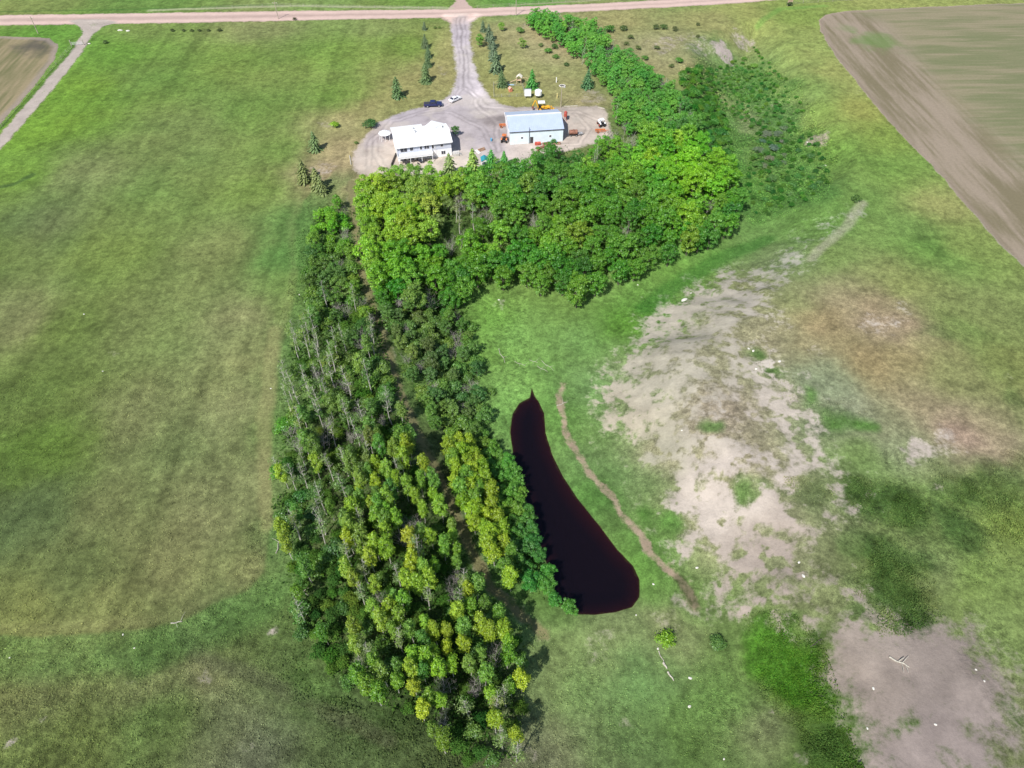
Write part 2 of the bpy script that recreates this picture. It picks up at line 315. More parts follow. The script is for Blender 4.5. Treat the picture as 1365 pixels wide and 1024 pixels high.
sTR = sdf(w2x, w2y, TILL_R, 40); sTL = sdf(w2x, w2y, TILL_L, 20); dY = ldist(w2x, w2y, YPATH, 10); dG = ldist(w2x, w2y, GPATH, 10)
ramp = lambda s, k=.45: np.clip(.55-s*k, 0, 1.25)
for s in (sR, sN, sT): w = np.maximum(w, ramp(s, .5))
w = np.maximum(w, ramp(sD, .3))
roadness = sstep(.8, -.5, np.minimum(sR, sN)); rough *= 1-.85*sstep(1, -1, np.minimum(np.minimum(sR, sD), sT))
rc = alb((214, 188, 177)); soil = soil*(1-roadness[:, None])+rc*roadness[:, None]*(1+(n_sm-.5)*.12+(n_mid-.5)*.08)[:, None]
edge = np.exp(-((sR+1.6)/.9)**2)*.28; soil *= (1+edge*roadness)[:, None]
tk = sstep(.6, -.4, sT); mid = sstep(-1.4, -2.0, sT)*tk; w = w*(1-mid*.35); soil = soil*(1-tk[:, None])+alb((200, 188, 178))*tk[:, None]*(1+(n_sm-.5)*.3)[:, None]
# wheel-packed lavender-grey lanes and pale gravel in the yard
lane = tpoly([(612, 24), (614, 50), (616, 80), (620, 110), (622, 135), (600, 150), (560, 155), (530, 165), (505, 185)])
lane2 = tpoly([(622, 140), (640, 170), (660, 190), (665, 200)])
dl = np.minimum(ldist(wx, wy, lane, 14), ldist(wx, wy, lane2, 14)); yd = sstep(0, -2, sD)
tracks = sstep(5.5, 2, dl+(fbm(gx*3, gy*.6, 5, 3, 14)-.5)*6)*yd
lg = sstep(2.2, 4.5, dl)*yd*sstep(222, 236, gy); soil *= (1+.22*lg)[:, None]
soil *= (1+.10*yd)[:, None]; soil = soil*(1-.5*tracks[:, None])+.5*tracks[:, None]*alb((196, 187, 190))
st = blob(657, 158, 15, None, .7)*yd; soil = soil*(1-st[:, None])+st[:, None]*alb((150, 140, 138))
w = np.maximum(w, np.clip(.5+(.75-dY-(n_sm-.5)*1.0)*.5, 0, .68)); tanp = sstep(2.0, 1.0, dY)[:, None]; soil = soil*(1-tanp)+tanp*alb((190, 170, 145))*(1+(n_sm-.5)*.5)[:, None]
w = np.maximum(w, np.clip(.55+(.9-dG-(n_sm-.5)*1.0)*.4, 0, .8)); gp = sstep(2.0, 1.0, dG)[:, None]; soil = soil*(1-gp)+gp*alb((150, 146, 104))
# wheel tracks in the gravel
for pts in [[(611, 24), (613, 60), (617, 95), (618, 120), (600, 140), (560, 150), (520, 163), (495, 190), (490, 220)], [(618, 24), (620, 70), (624, 110), (640, 140), (662, 165), (668, 200)], [(622, 118), (650, 141), (700, 146), (770, 148), (800, 160)],
            [(560, 152), (600, 150), (640, 168), (660, 195)], [(505, 180), (500, 205), (515, 228)], [(765, 150), (785, 170), (770, 192), (740, 196)]]:
    d = ldist(wx*.5+gx*.5, wy*.5+gy*.5, tpoly(pts), 6); k = (np.exp(-((d-.85)/.28)**2)*yd*.3)[:, None]; soil = soil*(1-k)+k*alb((132, 124, 124)); soil *= (1+.12*np.exp(-(d/.35)**2)*yd)[:, None]
spk = sstep(.6, .75, fbm(gx, gy, 5, 3, 401))*yd; soil *= (1-.16*spk)[:, None]; spk = sstep(.6, .75, fbm(gx, gy, 7, 3, 411))*yd; soil = soil*(1-.4*spk[:, None])+.4*spk[:, None]*alb((222, 212, 200))
ln = np.exp(-((sR+3.0)/.7)**2)*.14-np.exp(-((sR+4.6)/.6)**2)*.08; soil *= (1+ln*roadness)[:, None]
# ---- tilled fields with drill rows
def rows(s, base_a, base_b, ang, extra):
    m = sstep(.8, -.6, s); ca, sa = math.cos(ang), math.sin(ang)
    u = gx*ca+gy*sa; v = -gx*sa+gy*ca
    t = fbm(u/14, v, .9, 3, extra, rot=False)*.34+fbm(u/9, v/1.0, 2.6, 4, extra+9, rot=False)*.36+fbm(u/2, v, 17, 4, extra+5)*.3
    t = .12+.74*sstep(.36, .64, t); c = base_a*(1-t[:, None])+base_b*t[:, None]
    return m, c, t
eA = TILL_R[14]; eB = TILL_R[11]; angE = math.atan2(TILL_R[13][1]-TILL_R[10][1], TILL_R[13][0]-TILL_R[10][0])
m1, c1, t1 = rows(sTR, alb((130, 137, 98)), alb((168, 157, 130)), 0.03, 111)
m2, c2, t2 = rows(sTR, alb((134, 126, 98)), alb((178, 163, 145)), angE, 131)
dWE = ldist(gx, gy, TILL_R[10:17], 45); hw = sstep(34, 20, dWE+(n_big-.5)*10)[:, None]; cT = c1*(1-hw)+c2*hw
edgeb = sstep(-2.5, -.8, sTR)[:, None]; cT = cT*(1-.4*edgeb)+.4*edgeb*alb((178, 160, 148))
gpt = (blob(1170, 55, 26, None, .6)+blob(1130, 40, 12, None, .3))[:, None]; cT = cT*(1-gpt)+gpt*alb((110, 150, 75))
soil = soil*(1-m1[:, None])+cT*m1[:, None]; w = np.maximum(w, m1)
m3, c3, t3 = rows(sTL, alb((118, 122, 82)), alb((176, 160, 128)), math.atan2(TRACK[6][1]-TRACK[3][1], TRACK[6][0]-TRACK[3][0]), 151)
dk = blob(52, 62, 26, None, .8)[:, None]; c3 = c3*(1-dk)+dk*alb((92, 90, 84)); ed = sstep(-3.0, -1.0, sTL)[:, None]; c3 = c3*(1-.6*ed)+.6*ed*alb((180, 165, 158))
soil = soil*(1-m3[:, None])+c3*m3[:, None]; w = np.maximum(w, m3); rough *= 1-.6*np.maximum(m1, m3)
# faint mowing and windrow lines on the left pasture and the lawn
lt = (fbm(gx/1.0+gy*.03+n_big*3, gy/40, 2.2, 3, 171, rot=False)-.5)*sstep(-25, -50, gx)*sstep(30, 45, gy); veg *= (1+lt*.5)[:, None]
# mown lawn lighter edge, verge lines north of the road
for pts, wd, c, amt in [([(200, 14), (330, 9.5), (390, 8), (560, 10.5), (602, 11)], .9, (200, 205, 165), .6), ([(0, 16), (200, 12), (370, 6)], .5, (60, 115, 45), .5),
                        ([(683, 7), (800, 0)], .6, (200, 195, 160), .5), ([(240, 845), (262, 870), (290, 885), (340, 900), (400, 930), (450, 955), (520, 985)], 1.0, (85, 90, 65), .55),
                        ([(0, 250), (20, 245), (42, 233)], .8, (55, 85, 50), .6), ([(860, 410), (900, 380), (960, 345), (1020, 320)], 2.2, (60, 125, 40), .6),
                        ([(1080, 345), (1130, 300), (1150, 270)], 1.2, (190, 185, 165), .5), ([(365, 440), (352, 560), (356, 700)], 1.2, (160, 160, 105), .45),
                        ([(905, 772), (915, 785), (926, 803)], .9, (70, 80, 45), .9), ([(100, 62), (45, 125), (0, 172)], .5, (70, 110, 55), .5), ([(1010, 35), (1040, 12), (1100, 8)], 1.2, (120, 175, 75), .5)]:
    d = ldist(w2x, w2y, tpoly(pts), 12); k = (sstep(wd*1.8, wd*.5, d)*amt)[:, None]
    veg = veg*(1-k)+k*alb(c); soil = soil*(1-k*.7)+k*.7*alb(c)
# rough rank grass and brush
for a in [(150, 950, 240, .9, 120), (330, 880, 120, .9, 60), (1280, 700, 110, 1.0, 90), (1190, 700, 70, 1, 60), (1190, 790, 60, 1, 50), (1340, 900, 60, .7, 100), (1050, 900, 60, .6, 70), (1030, 180, 80, .9, 90),
          (950, 950, 120, .7, 80), (380, 640, 20, .9, 260), (790, 960, 90, .7, 80), (850, 400, 40, .6, 40)]:
    rough = np.maximum(rough, blob(a[0], a[1], a[2], None, a[3], .4, a[4]))
PAST = tpoly([(-500, 868), (-100, 850), (100, 846), (190, 838), (236, 827), (290, 802), (330, 786), (352, 762), (361, 700), (362, 600), (368, 520), (378, 450), (392, 400), (398, 350), (394, 300), (404, 270), (418, 250), (440, 235), (480, 180), (560, 100), (590, 30), (-500, 30)])
sP = sdf(w2x, w2y, PAST, 30); om = sstep(-.3, .5, sP)*sstep(190, 180, gy)*(gx < 4); band = sstep(9, 5, sP)*om
veg = veg*(1-.55*band[:, None])+.55*band[:, None]*alb((88, 128, 62))*(1+(n_sm-.5)*.7+(n_t-.5)*.5)[:, None]
veg *= (1+.06*om)[:, None]; rough = np.maximum(rough, om*.85)
rim = np.exp(-((sP+1.2)/1.1)**2)*sstep(190, 175, gy)*(gx < 4)*.12; veg = veg*(1-rim[:, None])+rim[:, None]*alb((165, 162, 112))
for a in [(975, 110, 40, 34), (1020, 130, 36, 44), (1040, 190, 40, 40), (1065, 245, 40, 30), (1000, 250, 34, 40), (960, 170, 26, 50)]:
    k = blob(a[0], a[1], a[2], None, .6, .6, a[3])[:, None]; veg = veg*(1-k)+k*alb((92, 146, 66))*(1+(n_sm-.5)*.6)[:, None]
# dark weed clumps and the lush patch
for a in [(1180, 668, 42, 26, .8), (1210, 690, 26, 18, .6), (1150, 660, 22, 18, .6), (1195, 745, 34, 22, .75), (1150, 730, 20, 24, .5), (1200, 800, 44, 38, .85), (1225, 825, 26, 18, .7), (1285, 650, 34, 26, .6), (1290, 715, 28, 40, .7), (1265, 690, 20, 26, .6),
          (1175, 830, 30, 14, .6), (1330, 640, 40, 22, .4), (1095, 860, 14, 10, .6), (1355, 950, 16, 22, .5), (1100, 995, 34, 34, .7), (1070, 658, 30, 14, .4), (1240, 445, 22, 10, .4), (1350, 530, 14, 20, .5), (1020, 495, 12, 22, .6), (1100, 560, 26, 12, .6), (1250, 330, 20, 30, .3),
          (955, 856, 18, 16, .4), (430, 905, 50, 30, .4), (200, 870, 40, 20, .4), (300, 835, 30, 25, .3)]:
    k = blob(a[0], a[1], a[2], None, a[4], .5, a[3])[:, None]; veg = veg*(1-k)+k*alb((70, 102, 46))*(1+(n_sm-.5)*.9+(n_t-.5)*.7)[:, None]; rough = np.maximum(rough, k[:, 0]*1.2)
for a in [(1040, 870, 46, 50, .9), (1070, 920, 42, 40, .8), (1010, 840, 24, 24, .6)]:
    k = blob(a[0], a[1], a[2], None, a[4], .35, a[3])[:, None]; veg = veg*(1-k)+k*alb((72, 122, 28))*(1+(n_sm-.5)*.6+(n_t-.5)*.6)[:, None]; rough = np.maximum(rough, k[:, 0])
# pond bed: brown-black mud, reddish in the shallows
spd = sdf(gx, gy, POND, 10)
pb = sstep(.7, -.3, spd)[:, None]; deep = np.clip((-.1-spd+(n_mid-.5)*.9)/2.7, 0, 1)[:, None]**.6
mud = alb((84, 50, 38))*(1-deep)+alb((22, 14, 16))*deep
nearp = sstep(3.5, 1.2, spd)[:, None]; soil = soil*(1-nearp)+mud*nearp; w = np.where(spd < 3, np.clip(.45-(spd+(n_mid-.5)*.4)*.8, 0, 1.3), w); rough *= (1-pb[:, 0])
veg *= (1+.2*np.clip(rough-.25, 0, 1)*sstep(150, 110, gy))[:, None]; lum = (veg*np.array([.3, .6, .1])).sum(1)[:, None]; veg = veg*.93+lum*.07; veg[:, 2] *= .96; veg[:, 0] *= 1.02; veg = np.clip(veg, .006, .85); soil = np.clip(soil, .004, .85)
microz = (fbm(gx, gy, 1.6, 2, 201)-.5)*.22*rough*inn; hz2 = hz+microz*(np.minimum(np.minimum(sD, sR), sT) > .5)*sstep(1.5, 5, spd)
# ---- the shared ground material
def ground_material():
    m, nt, o = nodes('ground_cover'); L = nt.links
    b = N(nt, 'ShaderNodeBsdfPrincipled'); L.new(b.outputs[0], o.inputs[0]); b.inputs['Roughness'].default_value = .95; b.inputs['Specular IOR Level'].default_value = .12
    av = N(nt, 'ShaderNodeAttribute', attribute_name='veg'); as_ = N(nt, 'ShaderNodeAttribute', attribute_name='soil')
    tc = N(nt, 'ShaderNodeTexCoord')
    def noise(sc, det, rgh=.6):
        n = N(nt, 'ShaderNodeTexNoise'); n.inputs['Scale'].default_value = sc; n.inputs['Detail'].default_value = det; n.inputs['Roughness'].default_value = rgh
        L.new(tc.outputs['Object'], n.inputs['Vector']); return n.outputs[0]
    def math_(op, a, c=None, d=None):
        n = N(nt, 'ShaderNodeMath', operation=op)
        for i, q in enumerate((a, c, d)):
            if q is None: continue
            if isinstance(q, (int, float)): n.inputs[i].default_value = q
            else: L.new(q, n.inputs[i])
        return n.outputs[0]
    n1 = noise(1.1, 6, .7); n2 = noise(.32, 5, .6); n3 = noise(2.6, 5, .75)
    # soil/sward threshold broken up by fine noise
    t = math_('ADD', as_.outputs['Alpha'], math_('MULTIPLY', math_('SUBTRACT', n1, .5), .9)); t = math_('ADD', t, math_('MULTIPLY', math_('SUBTRACT', n2, .5), .9))
    mr = N(nt, 'ShaderNodeMapRange', interpolation_type='SMOOTHSTEP'); mr.inputs[1].default_value = .3; mr.inputs[2].default_value = .8; L.new(t, mr.inputs[0])
    # tufts: darker and lighter blades
    amp = math_('ADD', math_('MULTIPLY', av.outputs['Alpha'], 1.6), 1.2)
    v1 = math_('ADD', math_('MULTIPLY', math_('MULTIPLY', math_('SUBTRACT', n1, .5), amp), 1.0), 1.0)
    v2 = math_('ADD', math_('MULTIPLY', math_('SUBTRACT', n3, .5), 1.5), 1.0)
    n4 = noise(7.0, 4, .7); v4 = math_('ADD', math_('MULTIPLY', math_('MULTIPLY', math_('SUBTRACT', n4, .5), math_('ADD', math_('MULTIPLY', av.outputs['Alpha'], 1.6), .8)), 1.0), 1.0)
    vv = math_('MULTIPLY', math_('MULTIPLY', math_('MAXIMUM', v1, .25), v2), math_('MAXIMUM', v4, .3))
    s1 = N(nt, 'ShaderNodeVectorMath', operation='SCALE'); L.new(av.outputs['Color'], s1.inputs[0]); L.new(vv, s1.inputs['Scale'])
    sv = math_('ADD', math_('MULTIPLY', math_('SUBTRACT', n1, .5), .45), math_('ADD', math_('MULTIPLY', math_('SUBTRACT', n3, .5), .35), 1.0))
    s2 = N(nt, 'ShaderNodeVectorMath', operation='SCALE'); L.new(as_.outputs['Color'], s2.inputs[0]); L.new(sv, s2.inputs['Scale'])
    mx = N(nt, 'ShaderNodeMix', data_type='RGBA'); L.new(mr.outputs[0], mx.inputs[0]); L.new(s1.outputs[0], mx.inputs[6]); L.new(s2.outputs[0], mx.inputs[7])
    L.new(mx.outputs[2], b.inputs['Base Color'])
    bp = N(nt, 'ShaderNodeBump'); bp.inputs['Strength'].default_value = .8
    L.new(math_('ADD', math_('MULTIPLY', av.outputs['Alpha'], .35), .05), bp.inputs['Distance']); L.new(math_('ADD', n1, math_('MULTIPLY', n3, .5)), bp.inputs['Height']); L.new(bp.outputs[0], b.inputs['Normal'])
    return m
GM = ground_material()
ny, nx = GX.shape
ii = np.arange(nx*ny).reshape(ny, nx)
QUADS = np.stack([ii[:-1, :-1].ravel(), ii[:-1, 1:].ravel(), ii[1:, 1:].ravel(), ii[1:, :-1].ravel()], 1)
def setattr_(me, idx):
    for nm, c, a in (('veg', veg, rough), ('soil', soil, w)):
        at = me.color_attributes.new(nm, 'FLOAT_COLOR', 'POINT')
        at.data.foreach_set('color', np.concatenate([c[idx], a[idx][:, None]], 1).astype(np.float32).ravel())
    me.polygons.foreach_set('use_smooth', np.ones(len(me.polygons), bool))
me = mesh_np('ground', np.stack([gx, gy, hz2], 1), QUADS, GM); setattr_(me, np.arange(len(gx)))
tag(link('ground', me), kind='structure')
def sheet(name, mask, up):
    q = QUADS[mask[QUADS].min(1)]
    u, inv = np.unique(q, return_inverse=True)
    me = mesh_np(name, np.stack([gx[u], gy[u], hz2[u]+up], 1), inv.reshape(q.shape), GM); setattr_(me, u)
    return tag(link(name, me), kind='structure')
lim = (np.abs(gx) < 700) & (gy < 800) & (gy > -60)
sheet('gravel_road', (sR < .3) & lim, .03)
sheet('driveway', (np.minimum(sD, 9) < .3) & (sR > .3), .03)
sheet('farm_track', (sT < .3) & (sR > .3) & lim, .03)
sheet('tilled_field', (sTR < 0) & lim, .02)
sheet('tilled_field', (sTL < 0) & lim & (sT > .5), .02)
sheet('grove_path', (dG < 1.1) & (sD > .5), .02)
sheet('dirt_path', (dY < 1.0), .02)
# ---- pond water
def water_material():
    m, nt, o = nodes('pond_water'); L = nt.links
    gl = N(nt, 'ShaderNodeBsdfGlossy'); gl.inputs['Roughness'].default_value = .06; gl.inputs['Color'].default_value = (.8, .85, 1, 1)
    tr = N(nt, 'ShaderNodeBsdfTransparent'); tr.inputs['Color'].default_value = (.8, .5, .42, 1)
    df = N(nt, 'ShaderNodeBsdfDiffuse'); df.inputs['Color'].default_value = (.008, .006, .011, 1)
    mx0 = N(nt, 'ShaderNodeMixShader'); mx0.inputs[0].default_value = .4; L.new(tr.outputs[0], mx0.inputs[1]); L.new(df.outputs[0], mx0.inputs[2])
    fr = N(nt, 'ShaderNodeFresnel'); fr.inputs['IOR'].default_value = 1.33
    tc = N(nt, 'ShaderNodeTexCoord'); nz = N(nt, 'ShaderNodeTexNoise'); nz.inputs['Scale'].default_value = 1.2; nz.inputs['Detail'].default_value = 3; L.new(tc.outputs['Object'], nz.inputs['Vector'])
    bp = N(nt, 'ShaderNodeBump'); bp.inputs['Distance'].default_value = .01; bp.inputs['Strength'].default_value = .3; L.new(nz.outputs[0], bp.inputs['Height'])
    L.new(bp.outputs[0], gl.inputs['Normal']); L.new(bp.outputs[0], fr.inputs['Normal'])
    mx = N(nt, 'ShaderNodeMixShader'); L.new(fr.outputs[0], mx.inputs[0]); L.new(mx0.outputs[0], mx.inputs[1]); L.new(gl.outputs[0], mx.inputs[2]); L.new(mx.outputs[0], o.inputs[0])
    return m
mk = sdf(gx, gy, POND, 10) < 1.2
q = QUADS[mk[QUADS].min(1)]; u, inv = np.unique(q, return_inverse=True)
me = mesh_np('pond_water', np.stack([gx[u], gy[u], np.full(len(u), PONDZ)], 1), inv.reshape(q.shape), water_material())
tag(link('pond_water', me), kind='structure')
def vegcol(x, y):
    i = np.clip(np.searchsorted(XS, x), 0, nx-1); j = np.clip(np.searchsorted(YS, y), 0, ny-1)
    return veg[j*nx+i]
def bare_at(x, y):
    i = np.clip(np.searchsorted(XS, x), 0, nx-1); j = np.clip(np.searchsorted(YS, y), 0, ny-1); return w[j*nx+i]
def rough_at(x, y):
    i = np.clip(np.searchsorted(XS, x), 0, nx-1); j = np.clip(np.searchsorted(YS, y), 0, ny-1); return rough[j*nx+i]
# ---------------------------------------------------------------- foliage materials and tree meshes
def leaf_material(name, attr=None, trans=.25, var=.5, gloss=.03):
    m, nt, o = nodes(name); L = nt.links
    if attr: c = N(nt, 'ShaderNodeAttribute', attribute_name=attr).outputs['Color']
    else: c = N(nt, 'ShaderNodeObjectInfo').outputs['Color']
    geo = N(nt, 'ShaderNodeNewGeometry'); mr = N(nt, 'ShaderNodeMapRange'); L.new(geo.outputs['Random Per Island'], mr.inputs[0])
    mr.inputs[3].default_value = 1-var*.55; mr.inputs[4].default_value = 1+var*.6
    hs = N(nt, 'ShaderNodeHueSaturation'); L.new(c, hs.inputs['Color']); L.new(mr.outputs[0], hs.inputs['Value'])
    mh = N(nt, 'ShaderNodeMapRange'); L.new(geo.outputs['Random Per Island'], mh.inputs[0]); mh.inputs[3].default_value = .515; mh.inputs[4].default_value = .485; L.new(mh.outputs[0], hs.inputs['Hue'])
    d = N(nt, 'ShaderNodeBsdfDiffuse'); t = N(nt, 'ShaderNodeBsdfTranslucent'); L.new(hs.outputs[0], d.inputs[0]); L.new(hs.outputs[0], t.inputs[0])
    g = N(nt, 'ShaderNodeBsdfGlossy'); g.inputs['Roughness'].default_value = .45; g.inputs['Color'].default_value = (.9, .95, 1, 1)
    mx = N(nt, 'ShaderNodeMixShader'); mx.inputs[0].default_value = trans; L.new(d.outputs[0], mx.inputs[1]); L.new(t.outputs[0], mx.inputs[2])
    m2 = N(nt, 'ShaderNodeMixShader'); m2.inputs[0].default_value = gloss; L.new(mx.outputs[0], m2.inputs[1]); L.new(g.outputs[0], m2.inputs[2]); L.new(m2.outputs[0], o.inputs[0])
    return m
LEAF = leaf_material('leaves'); NEEDLE = leaf_material('needles', trans=.08, var=.5); TUFT = leaf_material('grass_blades', 'tint', .3, .3, 0.0)
BARK_W = mat('pale_bark', (.50, .48, .42), .8, var=.3, scale=3); BARK_D = mat('brown_bark', (.13, .11, .09), .9, var=.3, scale=3); BARK_G = mat('dead_wood', (.36, .33, .31), .85, var=.25, scale=2)
def cards(C, Nrm, S, rng, asp=.7, fold=.0):
    """one leaf-clump quad per row: centre, normal, size"""
    n = len(C); Nrm = Nrm/np.linalg.norm(Nrm, axis=1, keepdims=True)
    r = rng.normal(size=(n, 3)); A = np.cross(Nrm, r); A /= np.linalg.norm(A, axis=1, keepdims=True)+1e-9; B = np.cross(Nrm, A)
    a = A*S[:, None]; b = B*(S*asp)[:, None]; c = Nrm*(S*.25)[:, None]
    V = np.stack([C-a-c*.4, C-b*.9+c*.3, C+a-c*.4, C+b+c*.3], 1).reshape(-1, 3)
    return V, np.arange(4*n).reshape(n, 4)
def clump(centres, radii, per, size, rng, updir=.5, flat=.8, inner=.35):
    Cs, Ns, Ss = [], [], []
    for c, r in zip(centres, radii):
        n = max(6, int(per*(r**2))); d = rng.normal(size=(n, 3)); d /= np.linalg.norm(d, axis=1, keepdims=True)
        d[:, 2] = np.where(d[:, 2] < -.3, -d[:, 2], d[:, 2])
        rad = r*(inner+(1-inner)*rng.random(n)**.45)*(1+.18*rng.normal(size=n))
        p = np.array(c)+d*rad[:, None]*np.array([1, 1, flat])
        Cs.append(p); Ns.append(d+rng.normal(size=(n, 3))*.55+np.array([0, 0, updir])); Ss.append(size*(.6+.8*rng.random(n)))
    return np.concatenate(Cs), np.concatenate(Ns), np.concatenate(Ss)
def limbs(mb, rng, H, r0, lean, n, z0, z1, blen, up, tips=None, twigs=0, seg=5):
    pts = []; k = 6; b = rng.normal(size=2)*.12
    for i in range(k+1):
        t = i/k; pts.append((lean[0]*t*H+b[0]*math.sin(t*5), lean[1]*t*H+b[1]*math.sin(t*4+1), H*t))
    mb.path(pts, [r0*(1-.85*i/k) for i in range(k+1)], seg)
    for i in range(n):
        t = z0+(z1-z0)*(i+rng.random())/n; a = i*2.4+rng.random()
        base = np.array([lean[0]*t*H+b[0]*math.sin(t*5), lean[1]*t*H+b[1]*math.sin(t*4+1), H*t])
        if tips is not None and i < len(tips): e = np.array(tips[i]); 
        else:
            l = blen*(1-.55*t)*(.7+.6*rng.random()); e = base+np.array([math.cos(a)*l, math.sin(a)*l, up*l])
        m_ = (base+e)/2+np.array([0, 0, -.08*np.linalg.norm(e-base)])
        r = r0*.42*(1-.6*t); mb.path([base, m_, e], [r, r*.65, r*.25], 3)
        for q in range(twigs):
            s = base+(e-base)*(.35+.6*rng.random()); a2 = rng.random()*6.28; l2 = .3*blen*(.5+rng.random())
            mb.tube(s, s+np.array([math.cos(a2)*l2, math.sin(a2)*l2, l2*(.3+rng.random()*.6)]), r*.5, r*.15, 3, cap=False)
def mb_mesh(mb, name, m):
    me = bpy.data.meshes.new(name); me.from_pydata(mb.v, [], mb.f); me.materials.append(m); return me
ARCH = {}
def arch(kind, crown, trunk, h): ARCH.setdefault(kind, []).append((crown, trunk, h))
for s in range(7):          # aspens: narrow crown of separate tufts on a pale stem
    rng = np.random.default_rng(100+s); H = 9.5; nb = 15; lean = rng.normal(size=2)*.03; cs = []; rs = []
    for i in range(nb):
        t = .36+.62*(i+.5)/nb; a = i*2.4+rng.random(); rr = (1.05*math.sin(math.pi*min(1, (1.04-t)*1.25))**.7+.1)*(.55+.6*rng.random())
        cs.append((lean[0]*t*H+math.cos(a)*rr, lean[1]*t*H+math.sin(a)*rr, t*H)); rs.append(.62+.35*rng.random()-(.2 if t > .9 else 0))
    mb = MB(); limbs(mb, rng, H*.96, .13, lean, nb, .33, .9, 1, .3, tips=cs)
    C, Nn, S = clump(cs, rs, 230, .145, rng, .6, 1.2, .25); V, Fq = cards(C, Nn, S, rng)
    arch('aspen', mesh_np('aspen_crown', V, Fq, LEAF), mb_mesh(mb, 'aspen_trunk', BARK_W), H)
for s in range(8):          # broad leafy poplars and maples: many overlapping lobes
    rng = np.random.default_rng(200+s); H = 8.0; nb = 26; cs = []; rs = []
    for i in range(nb):
        u = (i+.5)/nb; el = math.asin(1-1.15*u); a = i*2.4+rng.random()*.6; R = 2.35*(.72+.42*rng.random())
        R *= 1+.25*math.sin(a*2+s)+.15*rng.normal(); cs.append((math.cos(a)*math.cos(el)*R, math.sin(a)*math.cos(el)*R, 4.7+math.sin(el)*R*1.25+.3*rng.normal())); rs.append(.55+.5*rng.random())
    mb = MB(); limbs(mb, rng, 6.4, .2, rng.normal(size=2)*.02, 9, .3, .9, 2.6, .7, tips=[cs[i] for i in range(2, 26, 3)])
    for i in range(6): a = i*1.05+s; cs.append((math.cos(a)*1.5, math.sin(a)*1.5, 2.3+.5*rng.random())); rs.append(.75)
    C, Nn, S = clump(cs, rs, 155, .165, rng, .5, .9, .35); V, Fq = cards(C, Nn, S, rng)
    arch('leafy', mesh_np('leafy_crown', V, Fq, LEAF), mb_mesh(mb, 'leafy_trunk', BARK_D), H)
for s in range(7):          # tall thin-stemmed trees, nearly leafless
    rng = np.random.default_rng(300+s); H = 10.5; lean = rng.normal(size=2)*.035; mb = MB()
    limbs(mb, rng, H, .15, lean, 17, .35, .97, 1.15, .9, twigs=3)
    cs = []; rs = []
    for i in range(9):
        t = .3+.6*rng.random(); a = rng.random()*6.28; q = .4+.7*rng.random(); cs.append((lean[0]*t*H+math.cos(a)*q, lean[1]*t*H+math.sin(a)*q, t*H)); rs.append(.55+.4*rng.random())
    C, Nn, S = clump(cs, rs, 75, .12, rng, .4, 1.3, .1); V, Fq = cards(C, Nn, S, rng)
    arch('sparse', mesh_np('sparse_crown', V, Fq, LEAF), mb_mesh(mb, 'bare_trunk', BARK_W), H)
for s in range(6):          # dead grey brushy trees
    rng = np.random.default_rng(400+s); H = 4.5; mb = MB()
    for k in range(6):
        sub = MB(); limbs(sub, rng, H*(.6+.4*rng.random()), .06, rng.normal(size=2)*.22, 9, .25, .97, 1.4, .9, twigs=4, seg=4)
        o2 = rng.normal(size=2)*.35; mb.add([(v[0]+o2[0], v[1]+o2[1], v[2]) for v in sub.v], sub.f)
    arch('dead', None, mb_mesh(mb, 'dead_branches', BARK_G), H)
for s in range(8):          # shrubs
    rng = np.random.default_rng(500+s); H = 2.4; nb = 11; cs = []; rs = []
    for i in range(nb):
        a = i*2.4+rng.random(); q = 1.15*math.sqrt((i+.3)/nb)*(.7+.5*rng.random()); cs.append((math.cos(a)*q, math.sin(a)*q, 1.65-.55*q*rng.random()-.35*q)); rs.append(.5+.35*rng.random())
    mb = MB()
    for i in range(0, nb, 2): mb.tube((cs[i][0]*.15, cs[i][1]*.15, 0), cs[i], .045, .015, 4, cap=False)
    C, Nn, S = clump(cs, rs, 160, .13, rng, .5, .8, .3); V, Fq = cards(C, Nn, S, rng)
    arch('shrub', mesh_np('shrub_leaves', V, Fq, LEAF), mb_mesh(mb, 'shrub_stems', BARK_D), H)
for s in range(5):          # spruces: whorls of drooping boughs
    rng = np.random.default_rng(600+s); H = 9.0; V = []; Fq = []
    C = []; Nn = []; S = []
    lv = 14
    for k in range(lv):
        t = (k+.3)/lv; z = .5+t*(H-.8); R = 2.45*(1-t)**.72*(.8+.4*rng.random())+.12; nb = max(5, int(13-8*t))
        for j in range(nb):
            a = 6.283*(j+.5*(k % 2)+.35*rng.random())/nb; rr = R*(.6+.65*rng.random()); ns = max(3, int(rr*7))
            for q in range(ns):
                f = (q+.6)/ns; wd_ = .34*(1-f*.65)
                for sd in (-1, 1):
                    p = np.array([math.cos(a)*rr*f-math.sin(a)*sd*wd_*.5, math.sin(a)*rr*f+math.cos(a)*sd*wd_*.5, z-.3*rr*f*f+.06*rng.normal()])
                    C.append(p); Nn.append(np.array([math.cos(a)*.6, math.sin(a)*.6, 1.0])+rng.normal(size=3)*.3); S.append(.2+.12*rng.random())
    for q in range(8): C.append(np.array([0, 0, H-.1*q])); Nn.append(rng.normal(size=3)); S.append(.1+.02*q)
    V, Fq = cards(np.array(C), np.array(Nn), np.array(S), rng, .6)
    mb = MB(); mb.tube((0, 0, -.1), (0, 0, H*.97), .16, .02, 6)
    arch('spruce', mesh_np('spruce_crown', V, Fq, NEEDLE), mb_mesh(mb, 'spruce_trunk', BARK_D), H)
